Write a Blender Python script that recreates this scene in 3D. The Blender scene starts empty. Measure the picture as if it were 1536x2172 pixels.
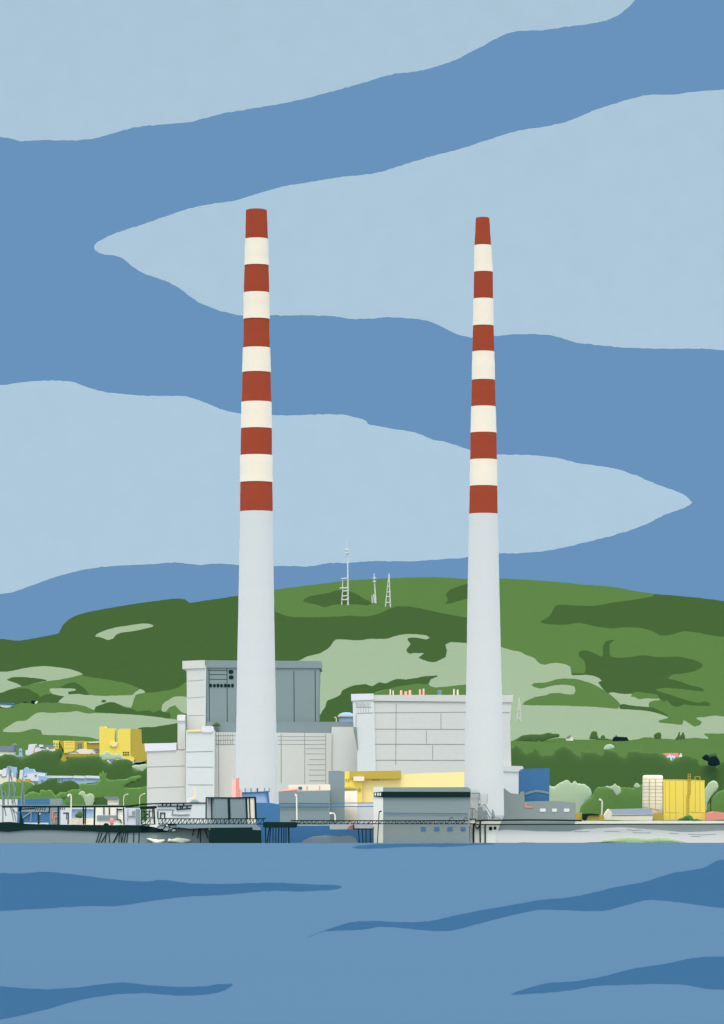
import bpy, bmesh, math, random
from mathutils import Vector, noise, geometry
random.seed(7)
S = bpy.context.scene
C = S.collection

# ------------------------------------------------------------------ frame
F = 8300.0          # focal length in photo pixels (photo 1536 x 2172)
H = 10.6            # eye height above the water
HR = 1700.0         # photo row of the eye-level horizon
GZ = H - 40 * 1500 / F   # quay level above the water
def P(px, py, D): return Vector(((px - 768) / F * D, D, H + (HR - py) / F * D))
def grow(D): return HR + (H - GZ) * F / D

# ------------------------------------------------------------------ light
EXPO = 1.45
EV = (.955, 1.07, 1.25)      # light arriving on surfaces that face the sea (after exposure)
EU = (1.974, 2.23, 2.74)      # light arriving on level surfaces
EC = (.805, .95, 1.15)      # light on the clouds
def lin(c):
    c = c / 255.0
    return c / 12.92 if c <= 0.04045 else ((c + 0.055) / 1.055) ** 2.4
MATS = {}
PAL = {
 'dark_green': (73,106,58), 'mid_green': (97,136,74), 'pale_green': (168,193,160), 'bush_green': (78,132,76),
 'wall_grey': (211,217,214), 'wall_white': (218,226,230), 'cap_white': (223,229,238), 'concrete': (215,223,226),
 'mid_grey': (136,154,158), 'tar': (27,51,48), 'deep_blue': (68,117,160), 'light_blue': (168,197,226),  # the mid grey doubles as shade on the boiler house front
 'yellow': (241,221,99), 'ochre': (184,169,75), 'pale_yellow': (242,233,174), 'cream': (248,242,222),  # ochre doubles as shade on the yellow flats and tower
 'red': (162,75,54), 'pink': (232,160,147), 'pale_pink': (240,202,192), 'seam': (142,152,155),
 'slate': (132,148,160), 'seam_dark': (40,62,62), 'mist_white': (229,233,224), 'weed': (172,198,154), 'navy': (22,42,50), 'window_blue': (78,132,182),
 'lavender': (205,214,222), 'gold': (208,172,60), 'stone_pale': (214,219,218), 'shed_grey': (136,154,158), 'bank_stone': (136,154,158),
}
TUNE = {'stone_pale': (.9,1.05,1.27), 'shed_grey': (.8,.957,1.2), 'bank_stone': (.836,1.0,1.237), 'concrete': (1.03,1.16,1.37), 'red': (.95,1.046,1.257),
        'cream': (1.09,1.19,1.32), 'wall_grey': (.98,1.095,1.26), 'wall_white': (.99,1.10,1.30), 'yellow': (.98,1.06,1.08), 'ochre': (.868,1.0,1.1),
        'pale_yellow': (.98,1.11,1.34), 'deep_blue': (.817,.95,1.14), 'mid_grey': (.925,1.035,1.215), 'dark_green': (.82,.95,1.11), 'mid_green': (.78,.88,1.02), 'pale_green': (.77,.93,1.035)}
def mat(name, o='v'):
    key = name + ('' if o == 'v' else '_' + o)
    if key in MATS: return MATS[key]
    E = {'v': TUNE.get(name, EV), 'u': EU, 'c': EC}[o]
    rgb = PAL[name]
    base = [min(0.93, lin(rgb[i]) / E[i]) for i in range(3)]
    m = bpy.data.materials.new({'v': name, 'u': name + '_ground', 'c': name + '_cloud'}[o])
    m.use_nodes = True
    nt = m.node_tree; b = nt.nodes['Principled BSDF']
    b.inputs['Roughness'].default_value = 1.0
    b.inputs['Diffuse Roughness'].default_value = 1.0
    b.inputs['Specular IOR Level'].default_value = 0.0
    tc = nt.nodes.new('ShaderNodeTexCoord'); nz = nt.nodes.new('ShaderNodeTexNoise')
    nz.inputs['Scale'].default_value = 0.9 if o == 'v' else 0.02
    nz.inputs['Detail'].default_value = 5
    mx = nt.nodes.new('ShaderNodeMix'); mx.data_type = 'RGBA'
    k = 0.03
    mx.inputs[6].default_value = [*(max(0, x * (1 - k)) for x in base), 1]
    mx.inputs[7].default_value = [*(min(.95, x * (1 + k)) for x in base), 1]
    nt.links.new(tc.outputs['Object'], nz.inputs['Vector'])
    nt.links.new(nz.outputs['Fac'], mx.inputs[0])
    nt.links.new(mx.outputs[2], b.inputs['Base Color'])
    MATS[key] = m
    return m

# ------------------------------------------------------------------ helpers
def smooth(pts, closed=True, step=7.0, jit=0.0, seed=0):
    out = []; n = len(pts); rng = range(n if closed else n - 1)
    for i in rng:
        p1, p2 = pts[i], pts[(i + 1) % n]
        p0 = pts[i - 1] if (closed or i > 0) else p1
        p3 = pts[(i + 2) % n] if (closed or i + 2 < n) else p2
        L = math.dist(p1, p2); k = max(1, int(L / step))
        if L < 1e-6: continue
        # limited tangents so that long neighbours do not overshoot
        def tan(a, b, c):
            tx, ty = (c[0] - a[0]) / 2, (c[1] - a[1]) / 2
            l = math.hypot(tx, ty); m = L * 0.9
            return (tx * m / l, ty * m / l) if l > m else (tx, ty)
        t1, t2 = tan(p0, p1, p2), tan(p1, p2, p3)
        for j in range(k):
            t = j / k; a = 2*t**3 - 3*t**2 + 1; b = t**3 - 2*t**2 + t; c = -2*t**3 + 3*t**2; d = t**3 - t**2
            out.append((a*p1[0] + b*t1[0] + c*p2[0] + d*t2[0], a*p1[1] + b*t1[1] + c*p2[1] + d*t2[1]))
    if not closed: out.append(tuple(pts[-1]))
    if jit:
        out = [(x + jit * noise.noise(Vector((x * .31, y * .31, seed))), y + jit * noise.noise(Vector((x * .31, y * .31, seed + 9.7)))) for x, y in out]
    return out
def inside(x, y, poly):
    r = False; j = len(poly) - 1
    for i in range(len(poly)):
        xi, yi = poly[i]; xj, yj = poly[j]
        if (yi > y) != (yj > y) and x < (xj - xi) * (y - yi) / (yj - yi) + xi: r = not r
        j = i
    return r
def cdt(loops, extra, open_lines=()):
    vs, es = [], []
    for lp in loops:
        b = len(vs); vs += [Vector(p) for p in lp]; es += [(b + i, b + (i + 1) % len(lp)) for i in range(len(lp))]
    for lp in open_lines:
        b = len(vs); vs += [Vector(p) for p in lp]; es += [(b + i, b + i + 1) for i in range(len(lp) - 1)]
    vs += [Vector(p) for p in extra]
    r = geometry.delaunay_2d_cdt(vs, es, [], 0, 1e-4)
    return r[0], r[2]

class B:
    nl = 0
    def __init__(s): s.v, s.f, s.m, s.mats = [], [], [], []
    def mi(s, m):
        if isinstance(m, str): m = mat(m)
        if m not in s.mats: s.mats.append(m)
        return s.mats.index(m)
    def add(s, vs, fs, m):
        b = len(s.v); s.v += [Vector(v) for v in vs]; k = s.mi(m)
        for f in fs: s.f.append([b + i for i in f]); s.m.append(k)
    def poly(s, pts, D, depth, m):
        """outline at distance D given in photo units, with a real depth in metres behind it"""
        n = len(pts); fr = [P(x, y, D) for x, y in pts]; bk = [v + Vector((0, depth, 0)) for v in fr]
        tri = geometry.tessellate_polygon([[Vector((v.x, v.z, 0)) for v in fr]])
        fs = [list(t) for t in tri] + [[i + n for i in t][::-1] for t in tri]
        fs += [[i, (i + 1) % n, n + (i + 1) % n, n + i] for i in range(n)]
        s.add(fr + bk, fs, m); return s
    def box(s, x0, y0, x1, y1, D, depth, m):
        return s.poly([(x0, y0), (x1, y0), (x1, y1), (x0, y1)], D, depth, m)
    def line(s, pts, D, w, m, depth=None):
        """flat mitred bar following a line on a facade"""
        if m == 'tar': w *= 1.2
        B.nl += 1; D = D - 0.012 - (B.nl % 23) * 0.004
        n = len(pts); up, dn = [], []
        for i in range(n):
            a = Vector(pts[max(0, i - 1)]); c = Vector(pts[i]); e = Vector(pts[min(n - 1, i + 1)])
            d1 = (c - a).normalized() if i > 0 else (e - c).normalized()
            d2 = (e - c).normalized() if i < n - 1 else d1
            nn = Vector((-(d1 + d2).y, (d1 + d2).x)); nn = nn.normalized() if nn.length > 1e-5 else Vector((-d1.y, d1.x))
            k = max(0.5, nn.dot(Vector((-d1.y, d1.x)))); h = w / 2 / k
            up.append((c.x + nn.x * h, c.y + nn.y * h)); dn.append((c.x - nn.x * h, c.y - nn.y * h))
        if depth is None: depth = max(0.08, w * D / F)
        fr = [P(x, y, D) for x, y in up + dn]; bk = [v + Vector((0, depth, 0)) for v in fr]; N = 2 * n
        fs = []
        for i in range(n - 1):
            fs += [[i, i + 1, n + i + 1, n + i], [N + i, N + n + i, N + n + i + 1, N + i + 1], [i, N + i, N + i + 1, i + 1], [n + i, n + i + 1, N + n + i + 1, N + n + i]]
        fs += [[0, n, N + n, N], [n - 1, N + n - 1, N + N - 1, N - 1]]
        s.add(fr + bk, fs, m); return s
    def tube(s, pts, D, w, m, sides=8, w2=None):
        c = [P(x, y, D) if len((x, y)) == 2 else None for x, y in pts]; n = len(c); rings = []
        for i in range(n):
            d = (c[min(n - 1, i + 1)] - c[max(0, i - 1)]).normalized()
            a = d.cross(Vector((0, 1, 0)));  a = a.normalized() if a.length > 1e-4 else Vector((1, 0, 0)); b = d.cross(a).normalized()
            t = i / (n - 1); r = (w + ((w2 if w2 else w) - w) * t) / 2 * D / F
            rings += [c[i] + (a * math.cos(2 * math.pi * k / sides) + b * math.sin(2 * math.pi * k / sides)) * r for k in range(sides)]
        fs = [[i * sides + k, i * sides + (k + 1) % sides, (i + 1) * sides + (k + 1) % sides, (i + 1) * sides + k] for i in range(n - 1) for k in range(sides)]
        fs += [list(range(sides)), [(n - 1) * sides + k for k in range(sides)]]
        s.add(rings, fs, m); return s
    def lathe(s, prof, D, m, seg=64, caps=True, rings_m=None):
        """prof: (cx, row, radius) in photo units; round about a vertical axis at distance D"""
        vs = []
        for cx, py, r in prof:
            c = P(cx, py, D); R = r * D / F
            vs += [c + Vector((R * math.cos(2 * math.pi * k / seg), R * math.sin(2 * math.pi * k / seg), 0)) for k in range(seg)]
        n = len(prof)
        for i in range(n - 1):
            mm = rings_m[i] if rings_m else m
            b = len(s.v) if i == 0 else b0
            if i == 0:
                b0 = b; s.v += vs
            k = s.mi(mm)
            for j in range(seg):
                s.f.append([b0 + i * seg + j, b0 + i * seg + (j + 1) % seg, b0 + (i + 1) * seg + (j + 1) % seg, b0 + (i + 1) * seg + j]); s.m.append(k)
        if caps:
            s.f.append([b0 + j for j in range(seg)]); s.m.append(s.mi(rings_m[0] if rings_m else m))
            s.f.append([b0 + (n - 1) * seg + j for j in range(seg)]); s.m.append(s.mi(rings_m[-1] if rings_m else m))
        return s
    def blob(s, pts, D, T, m, R=None, step=4, jit=1.0, lump=0.0, seed=1, sm=True, TB=None):
        """a rounded solid whose outline is pts, T metres half-thick"""
        o = smooth(pts, True, step, jit, seed) if sm else pts
        xs = [p[0] for p in o]; ys = [p[1] for p in o]
        w, h = max(xs) - min(xs), max(ys) - min(ys)
        if R is None: R = min(w, h) * 0.4
        g = max(step * .9, min(w, h) / 22); ex = []
        y = min(ys) + g / 2; row = 0
        while y < max(ys):
            x = min(xs) + (g / 2 if row % 2 else g)
            while x < max(xs):
                if inside(x, y, o): ex.append((x + random.uniform(-.2, .2) * g, y + random.uniform(-.2, .2) * g))
                x += g
            y += g * .87; row += 1
        def dist(x, y):
            d = 1e9
            for i in range(len(o)):
                ax, ay = o[i - 1]; bx, by = o[i]; dx, dy = bx - ax, by - ay; q = dx * dx + dy * dy
                t = 0 if q == 0 else max(0, min(1, ((x - ax) * dx + (y - ay) * dy) / q))
                d = min(d, math.hypot(x - ax - t * dx, y - ay - t * dy))
            return d
        ex = [(x, y, dist(x, y)) for x, y in ex]
        ex = [e for e in ex if e[2] > step * .35]
        vs, fs = cdt([o], [e[:2] for e in ex])
        fs = [f for f in fs if inside(sum(vs[i].x for i in f) / 3, sum(vs[i].y for i in f) / 3, o)]
        ds = [dist(v.x, v.y) for v in vs]
        A, Bk, idx = [], [], {}
        allv = []
        for i, v in enumerate(vs):
            u = min(1, ds[i] / R); t = T * math.sqrt(max(0, 1 - (1 - u) ** 2))
            q = 1 + lump * noise.noise(Vector((v.x * .11, v.y * .11, seed * 3.3))) + lump * .6 * noise.noise(Vector((v.x * .3, v.y * .3, seed)))
            allv.append(P(v.x, v.y, D - t * q))
            if ds[i] < 1e-3: idx[i] = i
        n = len(vs)
        for i, v in enumerate(vs):
            if i not in idx:
                u = min(1, ds[i] / R); t = (TB or T) * math.sqrt(max(0, 1 - (1 - u) ** 2))
                idx[i] = len(allv); allv.append(P(v.x, v.y, D + t))
        s.add(allv, [list(f) for f in fs] + [[idx[i] for i in f][::-1] for f in fs if any(idx[i] != i for i in f)], m); return s

def world_loc(o):
    v = Vector((0, 0, 0))
    while o: v += o.location; o = o.parent
    return v
def mesh(name, b, parent=None, flat=True, origin=None):
    me = bpy.data.meshes.new(name)
    if parent: org = world_loc(parent)
    else:
        xs = [v.x for v in b.v]; ys = [v.y for v in b.v]; zs = [v.z for v in b.v]
        org = Vector(((min(xs) + max(xs)) / 2, (min(ys) + max(ys)) / 2, min(zs))) if origin is None else origin
    me.from_pydata([v - org for v in b.v], [], b.f)
    for m in b.mats: me.materials.append(m)
    for i, p in enumerate(me.polygons): p.material_index = b.m[i]
    bm = bmesh.new(); bm.from_mesh(me); bmesh.ops.recalc_face_normals(bm, faces=bm.faces); bm.to_mesh(me); bm.free()
    if not flat:
        for p in me.polygons: p.use_smooth = True
    me.update()
    o = bpy.data.objects.new(name, me); C.objects.link(o)
    if parent: o.parent = parent
    else: o.location = org
    return o
def tag(o, label, cat, group=None):
    o['label'] = label; o['category'] = cat
    if group: o['group'] = group
    return o
def thing(name, label, cat, px, py, D, group=None):
    o = bpy.data.objects.new(name, None); o.empty_display_size = 1; C.objects.link(o); o.location = P(px, py, D)
    return tag(o, label, cat, group)
def one(name, label, cat, b, group=None, flat=True): return tag(mesh(name, b, flat=flat), label, cat, group)
def struct(name, b, flat=True, kind='structure'):
    o = mesh(name, b, flat=flat); o['kind'] = kind; return o
def part(parent, name, b, label=None, flat=True):
    o = mesh(name, b, parent, flat)
    if label: o['label'] = label
    return o

# ------------------------------------------------------------------ camera, light
cam = bpy.data.objects.new('camera', bpy.data.cameras.new('camera')); C.objects.link(cam); S.camera = cam
cam.location = (0, 0, H); cam.rotation_euler = (math.pi / 2, 0, 0)
cd = cam.data; cd.sensor_fit = 'VERTICAL'; cd.sensor_height = 36; cd.lens = F / 2172 * 36
cd.shift_y = (HR - 1086) / 2172; cd.clip_start = 1; cd.clip_end = 60000
S.view_settings.view_transform = 'Standard'; S.view_settings.look = 'None'; S.view_settings.gamma = 1; S.view_settings.exposure = EXPO
W = bpy.data.worlds.new('World'); S.world = W; W.use_nodes = True
SUN_EL, SUN_AZ = math.radians(68), math.radians(184)     # high, behind the viewer and a little to the left
sk = W.node_tree.nodes.new('ShaderNodeTexSky'); sk.sky_type = 'NISHITA'; sk.sun_disc = False
sk.sun_elevation = SUN_EL; sk.sun_rotation = SUN_AZ; sk.air_density = 1.0; sk.dust_density = 1.2; sk.ozone_density = 1.0
bg = W.node_tree.nodes['Background']; bg.inputs['Strength'].default_value = 0.15
W.node_tree.links.new(sk.outputs['Color'], bg.inputs['Color'])
sl = bpy.data.lights.new('sun', 'SUN'); sl.energy = 0.8; sl.angle = math.radians(24); sl.color = (1, .97, .92)
sun = bpy.data.objects.new('sun', sl); C.objects.link(sun); sun.location = (0, -200, 400)
sdir = Vector((math.sin(SUN_AZ) * math.cos(SUN_EL), math.cos(SUN_AZ) * math.cos(SUN_EL), math.sin(SUN_EL)))
sun.rotation_euler = sdir.to_track_quat('Z', 'Y').to_euler()

# ------------------------------------------------------------------ sky and clouds
def sky():
    m = bpy.data.materials.new('sky_blue'); m.use_nodes = True; nt = m.node_tree
    nt.nodes.remove(nt.nodes['Principled BSDF']); e = nt.nodes.new('ShaderNodeEmission')
    e.inputs['Color'].default_value = [*(lin(x) for x in (105, 147, 188)), 1]; e.inputs['Strength'].default_value = 2 ** -EXPO
    nt.links.new(e.outputs[0], nt.nodes['Material Output'].inputs['Surface'])
    b = B(); R = 16000; vs = []; fs = []; n = 48
    for i in range(n + 1):
        a = math.radians(-75 + 150 * i / n); x, y = R * math.sin(a), R * math.cos(a)
        vs += [Vector((x, y, -300)), Vector((x, y, 5200))]
    for i in range(n): fs.append([2*i, 2*i + 2, 2*i + 3, 2*i + 1])
    b.add(vs, fs, m); struct('sky', b)
sky()
CL = {
 'upper': [(-900,300),(-320,280),(-200,285),(0,291),(25,294),(45,299),(90,297),(160,298),(210,291),(270,274),(310,267),(400,259),(430,252),(475,240),(500,236),(560,226),(640,211),(700,195),(770,176),(830,158),(890,150),(960,130),(1010,105),(1060,78),(1095,66),(1150,64),(1200,57),(1260,49),(1300,38),(1325,22),(1347,0),(1365,-40),(1400,-160),(1300,-260),(-200,-300),(-900,-300),(-1000,0)],
 'middle': [(200,525),(200,521),(207,513),(225,503),(255,491),(290,480),(340,463),(385,447),(440,434),(500,425),(545,411),(600,396),(660,386),(720,376),(770,371),(810,364),(860,348),(920,330),(980,314),(1040,295),(1100,277),(1160,268),(1215,254),(1250,238),(1290,224),(1340,209),(1380,201),(1430,201),(1470,195),(1536,190),(1750,180),(2300,150),(2420,300),(2400,640),(2300,760),(1800,745),(1536,743),(1490,739),(1450,740),(1380,739),(1320,737),(1270,732),(1215,725),(1190,716),(1160,710),(1100,709),(1048,713),(1000,716),(970,709),(940,694),(910,681),(870,675),(820,673),(780,676),(740,676),(700,670),(640,669),(580,669),(520,669),(495,666),(460,657),(420,640),(390,618),(365,603),(350,595),(310,582),(285,568),(260,548),(240,541),(220,540),(203,531)],
 'lower': [(-900,850),(-200,825),(0,817),(50,810),(110,807),(150,810),(180,819),(210,829),(270,837),(330,840),(395,841),(430,852),(465,866),(510,877),(580,881),(650,880),(725,879),(760,887),(778,893),(780,900),(830,909),(880,917),(920,933),(950,938),(1000,955),(1055,964),(1120,965),(1180,971),(1230,983),(1300,993),(1350,1009),(1400,1030),(1440,1044),(1460,1056),(1468,1065),(1463,1072),(1450,1078),(1410,1092),(1370,1112),(1320,1130),(1260,1146),(1210,1158),(1150,1170),(1080,1174),(1050,1173),(990,1182),(930,1187),(860,1191),(790,1190),(740,1194),(700,1194),(650,1202),(600,1200),(540,1200),(460,1196),(420,1198),(370,1193),(320,1197),(260,1199),(190,1206),(130,1220),(80,1237),(30,1255),(0,1260),(-200,1290),(-900,1330),(-1020,1200),(-1000,950)],
}
PAL['cloud'] = (171, 198, 217)
for k, lab in (('upper', 'pale blue cloud bank filling the upper left corner of the sky'),
               ('middle', 'pale blue cloud behind the red chimney tops, its pointed tip on the left'),
               ('lower', 'pale blue cloud low over the hill, its pointed tip on the right')):
    one('cloud', lab, 'cloud', B().blob(CL[k], 9500, .15, mat('cloud', 'c'), R=30, TB=140, step=8, jit=1.6, seed=ord(k[0])), 'clouds in the sky')

# ------------------------------------------------------------------ hill
DT = [(1760,1250),(1740,1500),(1700,1750),(1650,1950),(1600,2250),(1560,2600),(1500,3200),(1400,4300),(1300,5500),(1225,6600),(1150,7900)]
def Dt(row):
    if row >= DT[0][0]: return DT[0][1]
    for i in range(len(DT) - 1):
        (r0, d0), (r1, d1) = DT[i], DT[i + 1]
        if r0 >= row >= r1:
            t = (r0 - row) / (r0 - r1)
            # smooth Hermite through the table
            def sl(k):
                a, b = DT[max(0, k - 1)], DT[min(len(DT) - 1, k + 1)]
                return (b[1] - a[1]) / (a[0] - b[0])
            h = r0 - r1
            return (2*t**3-3*t**2+1)*d0 + (t**3-2*t**2+t)*h*sl(i) + (-2*t**3+3*t**2)*d1 + (t**3-t**2)*h*sl(i+1)
    return DT[-1][1]
def Dg(px, row):
    k = max(0, min(1, (1700 - row) / 200))
    return Dt(row) * (1 + k * (.022 * math.sin(px / 170 + 1.2) + .016 * math.sin(px / 83 + row / 90)))
SKYLINE = [(-700,1425),(-400,1390),(-150,1365),(0,1355),(35,1359),(60,1356),(100,1349),(125,1343),(130,1333),(134,1325),(150,1311),(180,1300),(230,1290),(290,1280),(350,1272),(380,1269),(392,1271),(399,1276),(402,1279),(440,1273),(500,1264),(580,1251),(640,1243),(700,1236),(740,1231),(800,1228),(860,1225),(900,1224),(940,1225),(1000,1228),(1060,1228),(1070,1227),(1140,1231),(1200,1236),(1240,1240),(1300,1245),(1350,1254),(1385,1259),(1400,1261),(1450,1265),(1500,1270),(1536,1275),(1700,1300),(2250,1360)]
sky_s = smooth(SKYLINE, False, 7, .7, 3)
L_, M_, D_ = 'pale_green', 'mid_green', 'dark_green'
PATCH = [
 (L_, [(600,1430),(650,1391),(680,1380),(712,1345),(800,1345),(900,1335),(1000,1355),(1063,1373),(1085,1379),(1105,1383),(1115,1389),(1134,1396),(1145,1408),(1155,1410),(1175,1406),(1200,1409),(1210,1414),(1211,1425),(1213,1432),(1250,1430),(1275,1436),(1285,1450),(1300,1462),(1345,1470),(1385,1474),(1400,1484),(1388,1486),(1378,1489),(1376,1495),(1379,1503),(1418,1520),(1398,1528),(1397,1532),(1411,1534),(1447,1537),(1450,1528),(1457,1531),(1473,1541),(1486,1537),(1489,1531),(1476,1523),(1492,1521),(1518,1518),(1536,1520),(1700,1515),(1700,1556),(1536,1556),(1495,1556),(1494,1559),(1502,1563),(1502,1567),(1476,1565),(1427,1568),(1376,1564),(1363,1565),(1353,1568),(1331,1570),(1292,1568),(1247,1569),(1214,1568),(1185,1565),(1150,1571),(1100,1565),(1086,1572),(1000,1575),(760,1575),(660,1560)]),
 (M_, [(1127,1453),(1133,1449),(1160,1447),(1185,1440),(1220,1440),(1247,1447),(1270,1457),(1292,1471),(1315,1493),(1311,1503),(1270,1500),(1195,1497),(1108,1495),(1112,1489),(1135,1479),(1160,1474),(1165,1471),(1190,1470),(1205,1473),(1217,1472),(1221,1465),(1218,1456),(1205,1453),(1185,1453),(1165,1456),(1150,1460),(1138,1459)]),
 (D_, [(1314,1495),(1321,1493),(1343,1497),(1379,1500),(1395,1505),(1416,1517),(1418,1521),(1405,1516),(1389,1511),(1363,1507),(1314,1503)]),
 (M_, [(780,1476),(831,1459),(885,1448),(909,1451),(912,1455),(925,1458),(950,1456),(980,1453),(1010,1453),(1010,1490),(780,1490)]),
 (D_, [(677,1518),(684,1508),(690,1500),(692,1491),(695,1486),(722,1474),(726,1464),(736,1459),(750,1454),(777,1451),(790,1456),(804,1447),(817,1450),(841,1440),(861,1441),(905,1434),(927,1433),(929,1435),(914,1441),(909,1451),(885,1450),(858,1454),(831,1459),(797,1469),(760,1490),(760,1600),(640,1600),(640,1530)]),
 (D_, sky_s[:[i for i, p in enumerate(sky_s) if p[0] > 506][0]] + [(506,1264),(583,1297),(615,1308),(690,1309),(720,1307),(740,1306),(780,1307),(800,1303),(825,1292),(845,1286),(880,1288),(920,1297),(945,1302),(985,1309),(1002,1314),(1020,1338),(1002,1362),(955,1362),(945,1367),(948,1380),(945,1394),(938,1397),(925,1404),(908,1403),(895,1399),(888,1395),(895,1389),(900,1386),(880,1385),(870,1387),(863,1383),(862,1378),(871,1366),(864,1357),(866,1353),(880,1352),(905,1356),(912,1353),(905,1348),(895,1346),(862,1345),(835,1350),(820,1355),(785,1355),(760,1358),(712,1357),(700,1372),(680,1385),(650,1393),(636,1400),(520,1430),(395,1446),(380,1457),(360,1463),(330,1468),(308,1469),(295,1460),(270,1450),(230,1442),(180,1434),(170,1428),(150,1421),(125,1416),(95,1413),(70,1414),(40,1420),(15,1425),(-150,1432),(-700,1470)]),
 (D_, [(643,1275),(660,1264),(690,1259),(720,1252),(745,1255),(770,1268),(790,1280),(780,1284),(740,1281),(705,1283),(690,1288),(670,1282)]),
 (D_, [(945,1282),(950,1272),(946,1262),(955,1251),(990,1238),(1004,1238),(1004,1266),(990,1270)]),
 (D_, [(1146,1319),(1165,1308),(1178,1286),(1190,1283),(1260,1285),(1300,1278),(1330,1274),(1370,1268),(1386,1264),(1388,1257),(1400,1255),(1536,1268),(1700,1290),(2250,1350),(2250,1400),(1700,1360),(1536,1351),(1500,1346),(1480,1342),(1450,1339),(1425,1346),(1402,1348),(1380,1337),(1350,1331),(1320,1331),(1300,1333),(1265,1329),(1230,1321),(1215,1323),(1200,1325),(1165,1324)]),
 (D_, [(1227,1384),(1232,1380),(1250,1381),(1265,1388),(1275,1393),(1279,1390),(1279,1370),(1285,1360),(1298,1357),(1304,1358),(1295,1363),(1293,1375),(1297,1393),(1330,1394),(1365,1390),(1400,1394),(1440,1393),(1465,1398),(1485,1405),(1491,1411),(1482,1420),(1455,1428),(1425,1431),(1417,1439),(1435,1443),(1460,1452),(1490,1460),(1495,1465),(1480,1466),(1440,1461),(1410,1459),(1390,1463),(1410,1470),(1450,1483),(1482,1491),(1495,1488),(1507,1492),(1505,1497),(1466,1496),(1450,1494),(1440,1499),(1431,1499),(1420,1491),(1413,1483),(1411,1489),(1400,1482),(1395,1476),(1340,1472),(1320,1472),(1300,1468),(1290,1470),(1280,1462),(1269,1447),(1276,1444),(1270,1438),(1250,1432),(1213,1432),(1211,1428),(1240,1427),(1242,1415),(1238,1400),(1228,1392)]),
 (M_, [(1338,1478),(1345,1468),(1370,1470),(1395,1474),(1397,1482),(1370,1481),(1356,1483),(1345,1478)]),
 (L_, [(202,1348),(210,1342),(230,1335),(244,1331),(271,1327),(298,1323),(318,1323),(326,1326),(323,1330),(305,1334),(281,1339),(257,1342),(247,1346),(240,1354),(230,1358),(217,1353),(204,1350)]),
 (L_, [(-400,1440),(-150,1430),(0,1425),(20,1424),(61,1416),(95,1413),(125,1416),(152,1420),(169,1426),(176,1430),(169,1432),(135,1440),(100,1445),(44,1456),(20,1463),(0,1470),(-150,1480),(-400,1480)]),
 (D_, [(14,1442),(24,1437),(44,1436),(71,1438),(98,1442),(100,1444),(75,1449),(47,1456),(37,1450)]),
 (D_, [(-300,1480),(-150,1475),(0,1470),(20,1463),(44,1460),(61,1461),(68,1466),(83,1474),(84,1479),(98,1472),(115,1473),(135,1475),(137,1480),(132,1481),(125,1489),(112,1491),(95,1490),(83,1492),(68,1491),(44,1491),(30,1496),(0,1490),(-150,1488)]),
 (L_, [(105,1461),(125,1460),(159,1460),(161,1463),(146,1470),(159,1472),(190,1474),(220,1476),(257,1475),(281,1474),(288,1467),(298,1461),(308,1468),(288,1474),(284,1484),(281,1494),(278,1501),(267,1499),(237,1489),(217,1494),(203,1501),(200,1506),(183,1499),(162,1494),(124,1490),(132,1481),(137,1477),(112,1472)]),
 (D_, [(127,1457),(135,1454),(146,1449),(159,1447),(169,1453),(176,1457),(190,1474),(179,1474),(169,1471),(146,1473),(144,1468),(159,1465),(162,1462),(149,1460),(132,1460)]),
 (L_, [(343,1510),(345,1494),(359,1484),(372,1477),(400,1480),(410,1495),(400,1513),(383,1509),(376,1501),(372,1496),(359,1501),(352,1509)]),
 (L_, [(6,1551),(22,1538),(36,1530),(55,1528),(79,1512),(109,1512),(148,1510),(164,1508),(175,1511),(189,1514),(202,1512),(246,1514),(301,1517),(342,1522),(385,1528),(400,1531),(385,1534),(328,1542),(300,1560),(295,1575),(205,1568),(191,1564),(137,1560),(90,1558),(87,1549),(71,1546),(41,1553)]),
 (D_, [(200,1506),(203,1499),(217,1494),(237,1489),(250,1493),(264,1501),(281,1504),(291,1509),(318,1507),(325,1511),(339,1506),(349,1511),(359,1511),(361,1524),(339,1521),(288,1516),(237,1513),(203,1510)]),
 (D_, [(215,1487),(219,1484),(224,1485),(226,1488),(222,1490),(217,1490)]),
 (D_, [(290,1548),(328,1542),(377,1534),(420,1532),(420,1590),(300,1595)]),
]
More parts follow.
